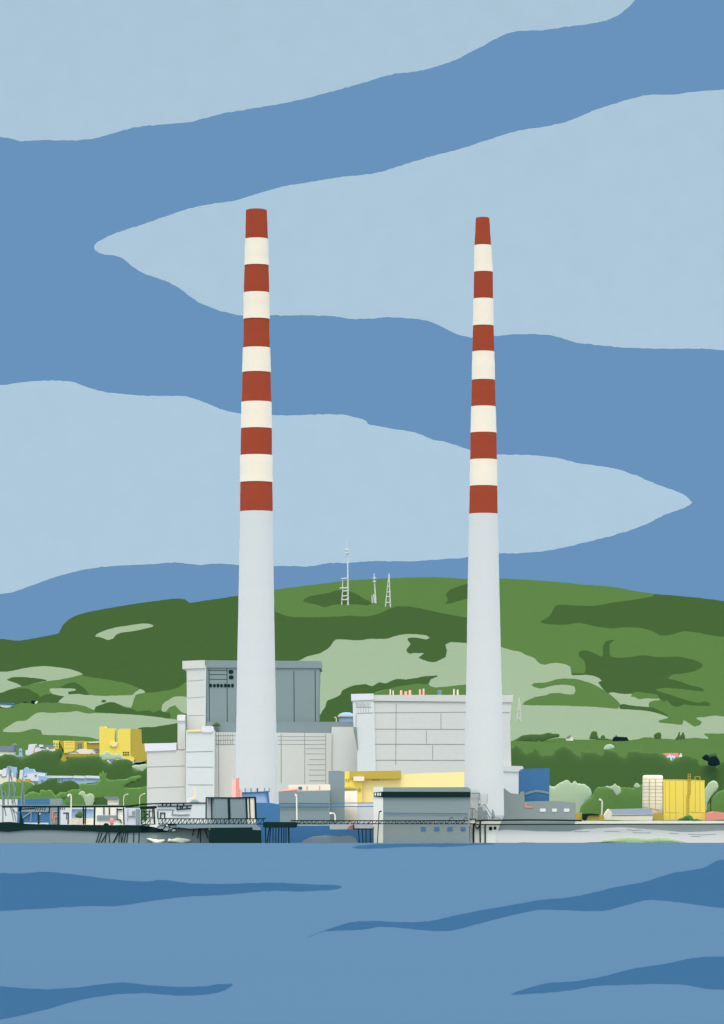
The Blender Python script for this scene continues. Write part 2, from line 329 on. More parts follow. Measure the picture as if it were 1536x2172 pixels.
def hill():
    loops = [(m, smooth(p, True, 6, .8, i)) for i, (m, p) in enumerate(PATCH)]
    X0, X1, YB = -700, 2250, 1752
    border = [(X1, YB - 12 * k) for k in range(0, 33)]
    low = [(X0 + (X1 - X0) * k / 60, YB) for k in range(61)]
    edge = [(X0, YB - 12 * k) for k in range(0, 28)]
    extra = [(x + random.uniform(-8, 8), y + random.uniform(-4, 4)) for x in range(-680, 2250, 34) for y in range(1226, 1746, 13)]
    def sky_row(x):
        for i in range(len(sky_s) - 1):
            if sky_s[i][0] <= x <= sky_s[i + 1][0]:
                a, b = sky_s[i], sky_s[i + 1]; t = (x - a[0]) / (b[0] - a[0] + 1e-9); return a[1] + (b[1] - a[1]) * t
        return 1400
    extra = [e for e in extra if e[1] > sky_row(e[0]) + 5]
    domain = sky_s + [(X1, YB)] + low[::-1]
    vs, fs = cdt([l for _, l in loops], extra, [sky_s, low, [sky_s[0], (X0, YB)], [sky_s[-1], (X1, YB)]])
    b = B(); vv = [P(v.x, v.y, Dg(v.x, v.y)) for v in vs]
    boxes = [(min(p[0] for p in l), max(p[0] for p in l), min(p[1] for p in l), max(p[1] for p in l)) for _, l in loops]
    groups = {'dark_green': [], 'mid_green': [], 'pale_green': []}
    for f in fs:
        x = sum(vs[i].x for i in f) / 3; y = sum(vs[i].y for i in f) / 3
        if not inside(x, y, domain): continue
        c = M_
        for (m, l), bb in zip(loops, boxes):
            if bb[0] <= x <= bb[1] and bb[2] <= y <= bb[3] and inside(x, y, l): c = m
        groups[c].append(list(f))
    s = b.mi(mat('mid_green', 'u')); b.v = list(vv)
    for k, g in groups.items():
        mi = b.mi(mat(k, 'u'))
        for f in g: b.f.append(f); b.m.append(mi)
    # the far side of the hill falls away behind the skyline
    n = len(b.v); top = [P(x, y, Dg(x, y)) for x, y in sky_s]
    b.v += top + [Vector((v.x * 1.05, v.y + 260, v.z - 40)) for v in top] + [Vector((v.x * 1.2, v.y + 2200, -20)) for v in top]
    q = len(top)
    for i in range(q - 1):
        for r in (0, 1):
            b.f.append([n + r*q + i, n + r*q + i + 1, n + (r+1)*q + i + 1, n + (r+1)*q + i]); b.m.append(s)
    struct('hill', b)
hill()

# ------------------------------------------------------------------ water
def wpt(px, row): D = H * F / (row - HR); return Vector(((px - 768) / F * D, D, 0))
PAL['water'] = (104, 146, 182); PAL['water_dark'] = (68, 117, 160)
b = B(); b.add([(-3000,-400,0),(3000,-400,0),(3000,1024,0),(-3000,1024,0)], [[0,1,2,3]], mat('water', 'u')); struct('water', b)
STREAK = [
 [(-120,1850),(0,1852),(50,1853),(90,1849),(150,1854),(230,1864),(310,1870),(345,1866),(400,1873),(480,1875),(570,1872),(650,1875),(720,1878),(726,1882),(715,1887),(640,1891),(570,1890),(480,1898),(400,1902),(330,1910),(245,1922),(180,1922),(80,1928),(0,1932),(-120,1936),(-160,1890)],
 [(648,1990),(680,1977),(745,1956),(800,1954),(850,1956),(910,1954),(960,1943),(1020,1931),(1090,1919),(1140,1910),(1210,1903),(1260,1893),(1300,1883),(1360,1872),(1430,1851),(1490,1842),(1520,1826),(1536,1823),(1680,1800),(1780,1860),(1680,1950),(1536,1927),(1490,1921),(1430,1913),(1375,1909),(1330,1920),(1280,1932),(1210,1931),(1145,1930),(1080,1943),(1010,1961),(950,1975),(880,1971),(810,1966),(765,1972),(690,1976),(660,1986)],
 [(-120,2090),(0,2092),(50,2096),(110,2098),(160,2095),(210,2088),(260,2084),(310,2089),(370,2093),(430,2092),(470,2087),(492,2087),(494,2090),(470,2103),(440,2109),(380,2112),(320,2107),(260,2108),(200,2115),(150,2126),(100,2141),(40,2155),(0,2163),(-120,2180),(-180,2130)],
 [(1083,2110),(1120,2096),(1165,2085),(1220,2081),(1280,2071),(1340,2055),(1400,2046),(1450,2036),(1490,2030),(1536,2029),(1680,2020),(1760,2060),(1680,2110),(1536,2099),(1500,2098),(1460,2090),(1400,2087),(1330,2089),(1260,2092),(1200,2102),(1130,2108)],
 [(745,1797),(760,1794),(795,1790.5),(860,1789.5),(985,1789),(1045,1788.5),(1052,1790.5),(1000,1793),(960,1796),(880,1796),(800,1800),(755,1800)],
]
for i, st in enumerate(STREAK):
    o = smooth(st, True, 9, 1.2, 40 + i)
    tri = geometry.tessellate_polygon([[Vector((x, y, 0)) for x, y in o]])
    b = B(); b.add([wpt(x, y) + Vector((0, 0, .004)) for x, y in o], [list(t) for t in tri], mat('water_dark', 'u'))
    struct('water', b)

# ------------------------------------------------------------------ quay ground and shore
b = B(); b.add([(-260,1012,GZ-.03),(260,1012,GZ-.03),(420,1530,GZ-.03),(-420,1530,GZ-.03),(-260,1012,-2),(260,1012,-2)], [[0,1,2,3],[0,4,5,1]], mat('mist_white', 'u')); struct('ground', b)
# ------------------------------------------------------------------ chimneys
def chimney(label, D, rows, edges, top_in):
    def prof(row):
        for (r0, l0, q0), (r1, l1, q1) in zip(edges, edges[1:]):
            if r0 <= row <= r1:
                t = (row - r0) / (r1 - r0); l, q = l0 + (l1 - l0) * t, q0 + (q1 - q0) * t
                return (l + q) / 2, (q - l) / 2
        return (edges[-1][1] + edges[-1][2]) / 2, (edges[-1][2] - edges[-1][1]) / 2
    base = edges[-1][0]
    t = thing('chimney', label, 'chimney', prof(base)[0], base, D, 'pair of tall red and white power station chimneys')
    rnd = random.Random(rows[0])
    pr, ms = [], []
    for i in range(len(rows) - 1):
        a, z = rows[i], rows[i + 1]; n = 4
        bias = rnd.uniform(.2, 1.2) if i % 2 else rnd.uniform(-.5, .2)
        for k in range(n + 1):
            y = a + (z - a) * k / n; c, r = prof(min(max(y, edges[0][0]), base))
            pr.append((c, y + (.01 if k == 0 else 0), r + bias + rnd.uniform(-.25, .25) ))
            ms.append('red' if i % 2 == 0 else 'cream')
    b = B(); b.lathe([(pr[0][0], pr[0][1] + .3, pr[0][2] - 4)] + [(pr[0][0], pr[0][1], pr[0][2] - 1.5)] + pr, D, 'red', 108, True, ['red', 'red'] + ms)
    part(t, 'striped_top', b)
    sh = [(prof(y)[0], y, prof(y)[1] + random.uniform(-.12, .12)) for y in [rows[-1] + (base - rows[-1]) * k / 40 for k in range(41)]]
    part(t, 'shaft', B().lathe(sh, D, 'concrete', 108))
    part(t, 'flue_rim', B().lathe([(pr[0][0], rows[0] - 1.2, top_in), (pr[0][0], rows[0] - 1.2, top_in + 3), (pr[0][0], rows[0] + 1, top_in + 3), (pr[0][0], rows[0] + 1, top_in)], D, 'red', 48, False))
chimney('broader tall chimney with red and cream bands, standing before the dark grey boiler house', 1300,
        [446, 507, 563, 621, 677, 738, 790, 853, 909, 966, 1023, 1085],
        [(446, 522, 566), (506, 520.5, 568.5), (620, 517.5, 571), (737, 516, 572.5), (850, 512.5, 576), (965, 510.5, 577), (1085, 509.5, 578.5), (1250, 506.5, 581), (1400, 503.5, 583.5), (1560, 501, 586.5), (1752, 499.5, 589)], 16)
chimney('slimmer tall chimney with red and cream bands, rising before the long pale turbine hall', 1302,
        [463, 520.5, 577, 634, 691, 746, 806, 862.5, 918, 975, 1031, 1090],
        [(463, 1009, 1038.5), (520, 1006.5, 1042), (577, 1005.5, 1045.5), (690, 1003.5, 1047), (805, 1001, 1050), (917, 998.5, 1053), (1030, 996.5, 1055), (1090, 995, 1056), (1250, 992, 1059.5), (1400, 990, 1063), (1560, 987, 1067), (1738, 985.5, 1069.5), (1742, 988, 1067), (1746, 992, 1063)], 10)

# ------------------------------------------------------------------ boiler house (left block of the station)
def hl(b, x0, x1, y, D, w=1.1, m='seam', dy=0): b.line([(x0, y), (x1, y + dy)], D, w, m)
def vl(b, x, y0, y1, D, w=1.1, m='seam', dx=0): b.line([(x, y0), (x + dx, y1)], D, w, m)
def rrect(x0, y0, x1, y1, r=1.5):
    return [(x0 + r, y0), (x1 - r, y0), (x1, y0 + r), (x1, y1 - r), (x1 - r, y1), (x0 + r, y1), (x0, y1 - r), (x0, y0 + r)]
D = 1400; G = grow(1400)
bh = thing('boiler_house', 'tall stepped boiler house with pale stair tower and upper block painted dark grey for shade', 'power station', 540, G, D)
b = B().poly([(396,1412),(437.5,1412),(436,1560),(397,1560)], D + 8, 30, 'wall_grey')
for y, d in ((1445, -3), (1481, -3), (1518, -.5)): hl(b, 398, 434, y, D + 8, 1.1, 'seam', d)
part(bh, 'stair_tower', b)
part(bh, 'parapet', B().poly([(387,1402),(434,1400),(435.5,1417),(394,1418.5),(387,1418.5)], D + 7.6, 33, 'wall_grey'))
b = B().poly([(437.6,1414),(677.5,1414),(676,1480),(676,1556),(437.6,1556)], D + 9, 40, 'mid_grey')  # shade on the front face, put into the wall colour as grey
for x, y0, y1 in ((443.5, 1419, 1540), (481.5, 1415, 1540), (623.5, 1424, 1540), (668.5, 1421, 1542)): vl(b, x, y0, y1, D + 9, 1.5, 'seam_dark', .8)
for y in (1422, 1430.5, 1440.5): hl(b, 443.5, 481.5, y, D + 9, 1.2, 'seam_dark', .6)
up = part(bh, 'upper_block', b)
part(bh, 'parapet', B().poly([(435.6,1400.5),(681.5,1402),(681,1417),(435.6,1416)], D + 8.6, 42, 'mid_grey'))
for i, x in enumerate((447, 455, 462.5, 470, 478, 485.7, 493.3)):
    part(bh, 'window', B().poly(rrect(x - 3, 1450 + i % 2 * .6, x + 3, 1458, 2), D + 8.85, .3, 'tar'))
for x, y in ((490, 1425), (490.5, 1436.6)): part(bh, 'window', B().poly(rrect(x - 5, y - 4, x + 5, y + 4, 2), D + 8.85, .3, 'tar'))
part(bh, 'ledge', B().poly([(437.6,1531),(756.5,1531),(756.5,1541.5),(704,1541.5),(704,1555),(437.6,1553)], D + 7.5, 1.4, 'mid_grey'))
# lower wings
b = B().poly([(312,1590),(394,1590),(394,G),(312,G)], D, 30, 'wall_grey')
for y, d in ((1627, -2.5), (1671.5, -3)): hl(b, 313, 392, y, D, 1.1, 'seam', d)
hl(b, 375, 391, 1590.5, D); w = part(bh, 'wing', b)
part(bh, 'parapet', B().poly([(306.5,1577),(364,1576),(374,1575),(374,1591),(308,1594)], D - .4, 32, 'cap_white'))
b = B().poly([(377,1528),(392.5,1528),(393.5,1589.5),(376.5,1589.5)], D + 1, 26, 'wall_grey'); part(bh, 'wing', b)
part(bh, 'parapet', B().poly(rrect(376, 1516, 393, 1529, 2), D + .6, 28, 'cap_white'))
part(bh, 'drain_pipe', B().poly([(393.6,1517),(397,1518),(397,1548),(394.5,1552)], D + 2, 1, 'mid_grey'))
b = B().poly([(394.4,1549),(455,1549),(454,G),(394.4,G)], D - 3, 10, 'wall_white')
for y, d, a in ((1595, -1.5, 395), (1627, 0, 397), (1664.5, .3, 399)): hl(b, a, 452, y, D - 3, 1.1, 'seam', d)
part(bh, 'wing', b)
part(bh, 'parapet', B().poly(rrect(427.5, 1540, 452, 1553.5, 3), D - 3.4, 12, 'cap_white'))
part(bh, 'roof_trim', B().poly([(397,1548),(427.3,1546.5),(427.3,1552),(397,1552)], D - 3.4, 2, 'pale_yellow'))
b = B().poly([(454.2,1553),(704,1555),(700,G),(454.2,G)], D + 2.5, 30, 'wall_grey')
vl(b, 463.5, 1555, 1690, D + 2.5, 1.2, 'seam', .8)
for y in (1560.5, 1570, 1579): hl(b, 457.5, 498, y, D + 2.5, 1.1, 'seam', -.5)
for i in range(24):
    x = 459 + (i % 8) * 4.9 + random.uniform(-1, 1); y = (1555, 1562.5, 1571.5)[i // 8]; vl(b, x, y, y + 6, D + 2.5, .9, 'seam')
for x, y0, y1 in ((596.5, 1556, 1661), (646.5, 1553, 1664), (691, 1557, 1663)): vl(b, x, y0, y1, D + 2.5, 1.2, 'seam')
for y in (1562.5, 1570, 1579): hl(b, 589, 691, y, D + 2.5, 1.1)
for y, x in ((1588,648),(1599,648),(1611,657),(1622,652),(1633,656),(1644,655),(1656,656)): hl(b, x, 690, y, D + 2.5, 1.0)
part(bh, 'lower_block', b)
b = B().poly([(704.2,1541.7),(749,1541.7),(758,1590),(797,1590),(797,G),(704.5,G),(699.5,1640),(698.5,1600)], D + 3.5, 20, 'wall_white'); part(bh, 'wing', b)
one('shrub', 'small green shrub growing on a ledge of the dark boiler house', 'shrub', B().blob([(451,1540),(455,1534),(460,1531.5),(464,1534),(467,1540)], D + 6, 1, 'dark_green', step=2, jit=.5), flat=False)

# ------------------------------------------------------------------ turbine hall
D = 1380; G = grow(D)
th = thing('turbine_hall', 'long pale turbine hall with panel seams and vents along its roof', 'power station', 930, G, D)
b = B().poly([(748,1476),(793,1476),(797.5,1640),(797.5,G),(758,G),(758,1592),(756,1545),(750,1545),(748.5,1500)], D, 12, 'wall_white')
hl(b, 755, 788, 1500.5, D, 1, 'seam'); hl(b, 757, 792, 1513, D, 1, 'seam', -1); vl(b, 755.5, 1515, 1540, D, 1, 'seam')
for i in range(11): vl(b, 756 + i * 2.9, 1490 + (i * 5 % 4), 1500, D, .8, 'seam')
for i in range(5): vl(b, 760 + i * 5.5, 1502, 1512, D, .7, 'seam')
part(th, 'end_wall', b)
part(th, 'parapet', B().poly([(745,1472),(792.5,1471),(793,1484),(748,1486),(745,1486)], D - .4, 15, 'cap_white'))
part(th, 'gusset', B().poly([(750.3,1541.8),(756.8,1541.8),(759.5,1590),(757.5,1590)], D - .5, 1.5, 'mid_grey'))
b = B().poly([(793.2,1486),(1085.5,1486),(1084,1511),(1082,1530),(1085,1640),(1085,G),(797.6,G)], D + .6, 60, 'wall_grey')
hl(b, 795, 988, 1487.5, D + .3, .9, 'seam', 1); hl(b, 795, 988, 1512, D + .6, 1.2, 'seam', -1.5); hl(b, 1066, 1082, 1511.5, D + .6, 1.2)
for y in (1546.5, 1578.5, 1612.3): hl(b, 796, 986, y, D + .6, 1.2, 'seam', .4)
for x, y0, y1 in ((840.5, 1493, 1623), (935.5, 1513, 1546), (904.5, 1550, 1577), (918, 1580, 1611)): vl(b, x, y0, y1, D + .6, 1.1, 'seam', -1 if y1 == 1623 else 0)
part(th, 'side_wall', b)
part(th, 'parapet', B().poly([(793.2,1474),(1088.5,1474),(1088,1488),(1086,1489.5),(793.2,1486.5)], D + .2, 63, 'wall_grey'))
for x, w, y0, m in ((828,1.3,1463,'cream'),(834,1.2,1465,'cream'),(851,2.6,1465,'pale_pink'),(861,3,1467,'pale_pink'),(869.5,2.6,1464.5,'pale_pink'),(891,2,1463,'pale_pink'),(898.5,2,1461.5,'pale_pink'),(932.5,4.4,1464.5,'slate'),(963,1.5,1462,'cream'),(971,1.8,1463.5,'cream')):
    part(th, 'roof_vent', B().lathe([(x, y0 - .6, w * .4), (x, y0, w), (x, 1475, w)], D + 12, m, 14))
for x in (853, 863, 872, 892.5, 900): part(th, 'vent_cowl', B().lathe([(x, 1466, .8), (x, 1475, .9)], D + 9, 'pink', 8))
part(th, 'annex', B().poly([(1066,1636),(1104,1636),(1104.5,1660),(1107,G),(1066,G)], D - 2, 20, 'wall_white'))
part(th, 'annex_parapet', B().poly([(1066,1624),(1108,1625),(1110.5,1628),(1109,1637.5),(1066,1636)], D - 2.4, 23, 'wall_grey'))

# far things on the boiler-house roof line
tk = thing('storage_tank', 'light blue domed tank behind the boiler house ledge', 'tank', 735, 1535, 1480)
part(tk, 'tank_wall', B().lathe([(735,1519,16), (735,1545,16)], 1480, 'light_blue', 32))
part(tk, 'dome_roof', B().lathe([(735,1511,2),(735,1511.6,8),(735,1514,14),(735,1518,18.5)], 1480, 'light_blue', 32))
part(tk, 'rim_band', B().lathe([(735,1517.8,17),(735,1517.8,18.6),(735,1520.2,18.6),(735,1520.2,17)], 1480, 'cream', 32, False))
one('vent_pipe', 'hooked cream vent pipe beside the light blue domed tank', 'pipe', B().tube([(713.5,1540),(713.5,1525),(712,1522),(709,1522)], 1470, 2.4, 'cream'))

# ------------------------------------------------------------------ yellow workshop and grey pump house between the blocks
D = 1240; G = grow(D)
ys = thing('workshop', 'low yellow workshop with ochre roof band in front of the turbine hall', 'workshop', 855, G, D)
part(ys, 'front_wall', B().poly([(768.2,1645),(985,1637),(985,G),(768.2,G)], D + 3, 20, 'pale_yellow'))
b = B().poly([(730,1636),(743,1636),(743,1650),(768,1650),(768,G),(730,G)], D + 1.5, 16, 'yellow'); part(ys, 'end_wall', b)
part(ys, 'roof_band', B().poly([(742,1636),(780,1635.5),(851,1634.5),(850.5,1651),(846,1652),(742,1652)], D + 1.1, 25, 'ochre'))
part(ys, 'canopy_box', B().poly(rrect(749.5, 1647, 773, 1656.5, 1.5), D - .2, 1.8, 'cream'))
for x, y, w, h in ((734.5,1654.5,1.5,3),(739.5,1655,1.5,3.5),(762.5,1676,2.5,3.5)): part(ys, 'window', B().poly(rrect(x - w, y - h, x + w, y + h, .8), D + 1.3, .3, 'ochre'))
for x in (792, 797.5, 803.5): part(ys, 'bracket', B().box(x - .6, 1652.2, x + .6, 1656.5, D + 2.7, .4, 'ochre'))
lw = B().box(700, 1704, 792, G, D - 4, 4, 'lavender')
one('plinth_wall', 'pale lavender low wall under the yellow workshop', 'wall', lw)
si = thing('silo', 'squat cream silo with ochre lid in front of the yellow workshop', 'silo', 743.5, G, D - 9)
part(si, 'silo_body', B().lathe([(743.5,1673,14),(743.5,grow(D - 9),14.5)], D - 9, 'cream', 32), flat=False)
part(si, 'lid', B().lathe([(743.5,1667,3),(743.5,1668.5,10),(743.5,1672.5,15),(743.5,1676,14.8),(743.5,1677.5,9)], D - 9, 'ochre', 32), flat=False)
D = 1200; G = grow(D)
ph = thing('pump_house', 'plain grey pump house carrying a cream cabin on its roof', 'pump house', 645, G, D)
part(ph, 'front_wall', B().poly([(591,1679),(699,1677),(700,G),(592,G)], D, 12, 'mid_grey'))
part(ph, 'rear_block', B().poly([(697,1635.5),(717,1634.5),(731,1636.5),(731,G),(697,G)], D + 12.5, 10, 'mid_grey'))
for y in (1704, 1711.5): part(ph, 'service_pipe', B().tube([(592, y), (698, y)], D - .4, 1.8, 'deep_blue'))
for y in (1703.5, 1711): one('service_pipe', 'upper blue pipe crossing in front of the cream silo' if y < 1707 else 'lower blue pipe crossing in front of the cream silo', 'pipe', B().tube([(701, y), (792, y - .5)], D - .4, 1.8, 'deep_blue'))
cb = thing('roof_cabin', 'long cream cabin on the grey pump house roof', 'cabin', 656, 1677, D + 2)
part(cb, 'cabin_wall', B().poly([(612,1664.5),(700,1663.5),(701,1676),(612,1677)], D + 2, 5, 'cream'))
part(cb, 'window', B().poly(rrect(633, 1668.5, 641, 1674.5, 1), D + 1.7, .3, 'deep_blue'))
for x in (651.5, 678): part(cb, 'panel_strip', B().box(x - .9, 1666.5, x + .9, 1675.5, D + 1.8, .2, 'pink'))
one('tarpaulin_mound', 'salmon pink mound under the cream roof cabin', 'mound', B().blob([(596,1679),(606,1675.5),(618,1674),(629,1672.5),(632,1676.5),(629,1679)], D + .8, .5, 'pink', step=2, jit=.3), flat=False)
def lamp(label, pts, D, w, m='cream', base=None, grp='cream lamp posts'):
    gy = pts[0][1]; x = pts[0][0]
    t = thing('street_lamp', label, 'street lamp', x, gy, D, grp)
    part(t, 'post', B().tube(pts[:-1], D, w, m)); part(t, 'lamp_head', B().tube(pts[-2:], D - .02, w * 1.35, m, 6, w * 1.6))
lamp('cream lamp post with short head before the grey pump house', [(630, 1742), (629.5, 1715), (629.2, 1687), (625.5, 1686)], 1150, 2.8)
lamp('low curled cream lamp standing beside the pale lavender wall', [(711, 1742), (711, 1730), (708.5, 1725.5), (704, 1724.5), (699.5, 1726)], 1150, 2.8)

# ------------------------------------------------------------------ waterside block between left cabin and front shed
D = 1170; G = grow(D)
one('shaded_water_slab', 'added dark blue slab painted as shaded water between the black block and the grey shed', 'wall', B().poly([(540,1751),(700,1751),(794,1753),(794,1790),(540,1790)], 1009, 2.5, 'deep_blue'))  # upright slab added where dark water lies in shade; its blue paints that shade
bs = thing('control_building', 'light blue control building with a railed roof beside the pink chimney', 'building', 545, G, D)
part(bs, 'lower_wall', B().poly([(512,1702),(571,1703),(592,1706),(592,G + 3),(512,G + 3)], D - 8, 14, 'deep_blue'))
part(bs, 'upper_wall', B().poly([(513,1681),(569,1680),(572,1703),(513,1703)], D, 10, 'light_blue'))
part(bs, 'roof_edge', B().line([(513,1681.5),(540,1680.5),(571,1678.8)], D - .6, 2.2, 'deep_blue', 8))
part(bs, 'drain_pipe', B().line([(566.5,1681),(568,1690),(570,1701.5)], D - .7, 3.4, 'deep_blue', .5))
for i, x in enumerate((520, 532.5, 546, 561.5, 571)): part(bs, 'rail_post', B().line([(x, 1671.5), (x + .2, 1681 - i * .4)], D - .4, (1.8, 2, 3.2, 1.6, 1.4)[i], 'deep_blue', .4))
for i, (x0, x1) in enumerate(((521.3,530.5),(534,544),(548,559.7),(562.8,569.8))): part(bs, 'rail_panel', B().poly(rrect(x0, 1672 - i * .3, x1, 1679.3 - i * .5, 1.6), D - .1, .3, 'wall_white'))
pc = thing('pink_chimney', 'short square pink chimney stack at the foot of the broad chimney', 'chimney', 500, 1705, 1165)
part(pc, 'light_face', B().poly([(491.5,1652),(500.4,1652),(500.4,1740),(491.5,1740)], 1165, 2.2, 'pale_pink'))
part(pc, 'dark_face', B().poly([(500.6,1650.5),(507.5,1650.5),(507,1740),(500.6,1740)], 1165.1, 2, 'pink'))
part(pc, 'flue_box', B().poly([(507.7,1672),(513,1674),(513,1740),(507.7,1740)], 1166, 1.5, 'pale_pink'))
# ------------------------------------------------------------------ grey waterside shed
D = 1002
sh = thing('waterside_shed', 'long flat grey shed standing in the water, dark louvre band under its roof', 'shed', 896, 1790, D)
part(sh, 'front_wall', B().poly([(813,1670),(992,1669.5),(998.5,1674),(998.5,1692),(996,1730),(996,1791),(813,1791)], D, 22, 'shed_grey'))
part(sh, 'end_wall', B().poly([(793,1669),(812.9,1668.5),(812.9,1791),(793,1791)], D - .2, 20, 'mist_white'))
part(sh, 'louvre_band', B().poly([(793,1680.5),(813,1679),(998,1679.5),(998,1690.5),(813,1691),(793,1689.5)], D - .42, 1, 'tar'))
for x in (796.3, 801.8, 806.8): part(sh, 'louvre_opening', B().poly([(x-1.6,1682.3),(x,1680.9),(x+1.6,1682.3),(x+1.6,1687.2),(x,1688.6),(x-1.6,1687.2)], D - .55, .12, 'mist_white'))
part(sh, 'wall_pipe', B().tube([(815,1724),(992,1725.5)], D - .25, 1.3, 'deep_blue'))
for x, w in ((898,5),(926.5,5.3),(954.5,5.5),(982.5,5)): part(sh, 'window', B().poly(rrect(x - w, 1754, x + w, 1762, 1.2), D - .12, .3, 'window_blue'))
lamp('dark thin lamp post against the pale end of the grey shed', [(800.5,1788),(803.5,1738),(804.5,1721.5),(809.5,1720.5)], D - 2, 1.9, 'tar', grp='dark lamp posts')

# ------------------------------------------------------------------ footbridge trusses
def truss(label, x0, x1, yt, yb, D, step, cat='footbridge', dx=.0, lean=None, deck=1.8):
    t = thing('footbridge', label, cat, (x0 + x1) / 2, yb, D, 'latticed footbridges over the water')
    part(t, 'handrail', B().line([(x0, yt), ((x0 + x1) / 2, yt + .4), (x1, yt + dx)], D, 1.9, 'tar'))
    part(t, 'walk_deck', B().line([(x0, yb), ((x0 + x1) / 2, yb - .3), (x1, yb + dx)], D, deck, 'tar', 1.4))
    x = x0 + 1.5; i = 0
    while x < x1 - step * .5:
        w = random.uniform(.9, 1.5); r = random.random(); y1 = yt + dx * (x - x0) / (x1 - x0); y2 = yb + dx * (x - x0) / (x1 - x0)
        if i % 2 == 0: part(t, 'strut', B().line([(x, y2), (x + random.uniform(-.8, .8), y1)], D, w, 'tar'))
        else: part(t, 'brace', B().line([(x - step * .7, y2), (x + step * (.55 + .4 * r), y1)], D, w, 'tar'))
        x += step * (.65 + .5 * random.random()); i += 1
    return t
truss('dark latticed footbridge running below the dark framed cabin', 335.5, 564, 1736.5, 1748, 998, 5.0)
truss('dark latticed footbridge crossing in front of the long grey shed', 617, 993, 1740.5, 1747.5, 998, 6.2, deck=1.5)
for x, lab in ((953, 'dark hoop loop on the footbridge handrail nearer the grey shed middle'), (983, 'dark hoop loop on the footbridge handrail at the grey shed corner')):
    one('rail_hoop', lab, 'hoop', B().tube([(x, 1741), (x + 2, 1735.5), (x + 5, 1733.5), (x + 8, 1735.5), (x + 8.5, 1738)], 995.6, 1.3, 'tar', 6))

# ------------------------------------------------------------------ platform on piles
t = thing('landing_platform', 'dark flat landing platform on close-set piles beside the black block', 'platform', 594, 1789, 998)
part(t, 'platform_deck', B().poly([(558,1744.5),(562,1743.5),(628,1744),(630,1746),(630,1753.5),(626,1755.5),(562,1756),(558,1754)], 996, 6, 'tar'))
for i, (x0, x1, w) in enumerate(((563.5,564,2.4),(572,566,2.4),(574.5,571.5,2.4),(579.5,579.3,2),(585.5,585,2.2),(591.8,590.6,2.5),(597.5,597,2.2),(602.5,602.2,2.3),(607,606.6,2.1),(612.5,613,3.4))):
    part(t, 'pile', B().tube([(x0, 1755), (x1, 1789.5)], 997, w, 'tar', 6))
ds = thing('jetty_stage', 'pale boat stage on four thin piles beside the grey shed', 'jetty', 745, 1789, 1000)
part(ds, 'stage_deck', B().poly([(699,1746),(791,1746),(791,1757.5),(750,1757.5),(748,1759),(700,1759.5)], 1000, 3, 'lavender'))
part(ds, 'edge_beam', B().line([(750,1758.3),(792,1758.3)], 999.6, 1.8, 'tar'))
for x0, x1 in ((760,763),(768.5,770),(776.5,776.5),(785,786.5)): part(ds, 'pile', B().tube([(x0, 1758), (x1, 1789.5)], 1000, 1.9, 'tar', 6))
one('salmon_hull', 'small salmon pink dinghy leaning on the pale boat stage', 'dinghy', B().poly([(736,1759),(740,1754),(747,1750),(749.5,1750.5),(749.8,1758.5)], 999.4, .5, 'pink'))
one('mooring_post', 'short black post beside the pink dinghy', 'post', B().line([(750.4,1749),(750.4,1759)], 999.3, 1.6, 'tar'))
PAL['mud'] = (146, 158, 160)
def mud(pts, D, dep, m='mud', n=2):
    o = smooth(pts, True, 4, .5, 5); return B().poly(o, D, dep, m)
struct('mud_bank', mud([(640,1785),(650,1780),(662,1775.5),(690,1773),(720,1774.5),(740,1773),(752,1777),(757,1783),(758,1789),(640,1789)], 1001, 5, 'mud'))

# ------------------------------------------------------------------ black block and framed cabin
one('landing_block', 'solid black landing block at the waterline below the framed cabin', 'landing block', B().poly([(446,1756),(535,1755),(536,1760.5),(553,1761.5),(554,1789.5),(444,1789.5),(443,1774)], 996, 5, 'tar'))
one('block_coping', 'grey concrete slab resting on the black landing block', 'slab', B().poly([(375,1749),(543,1748.5),(546,1753),(552.5,1755),(553,1761),(536.2,1760),(535.2,1754.8),(446,1755.8),(400,1757.5),(375,1754)], 996.2, 4.5, 'mid_grey'))
D = 1010
cb = thing('framed_cabin', 'dark framed cabin with grey and cream panels above the footbridge', 'cabin', 490, 1750, D)
part(cb, 'rear_wall', B().poly([(440,1693),(540,1693),(542,1750),(440,1750)], D + .7, 4, 'lavender'))
part(cb, 'panel', B().poly([(454,1693),(485,1693),(486,1749),(454,1749)], D + .05, .5, 'mid_grey'), 'grey panel')
part(cb, 'panel', B().poly([(487.5,1693),(523,1693),(524,1749),(488,1749)], D + .05, .5, 'mid_grey'), 'grey panel')
part(cb, 'panel', B().poly([(524.5,1693),(529,1693),(530,1749),(525,1749)], D + .05, .5, 'cream'), 'cream panel')
part(cb, 'panel', B().poly([(530.5,1693),(541,1693),(543,1749),(531.5,1749)], D + .05, .5, 'cream'), 'cream panel')
part(cb, 'roof_beam', B().poly([(436.5,1690.5),(500,1691),(541,1689.5),(542.5,1692.5),(500,1693.8),(437,1692.8)], D - .12, 6, 'tar'))
for x0, x1, y1, w in ((437.6,437.2,1737,2.4),(448.5,449.5,1736,2.2),(485.3,486.7,1736,4.2),(522.3,524.3,1736,3.2),(528.8,530.8,1736,2),(541.3,543,1736,3.4)):
    part(cb, 'frame_post', B().line([(x0, 1692), (x1, y1)], D - .1, w, 'tar', .7))

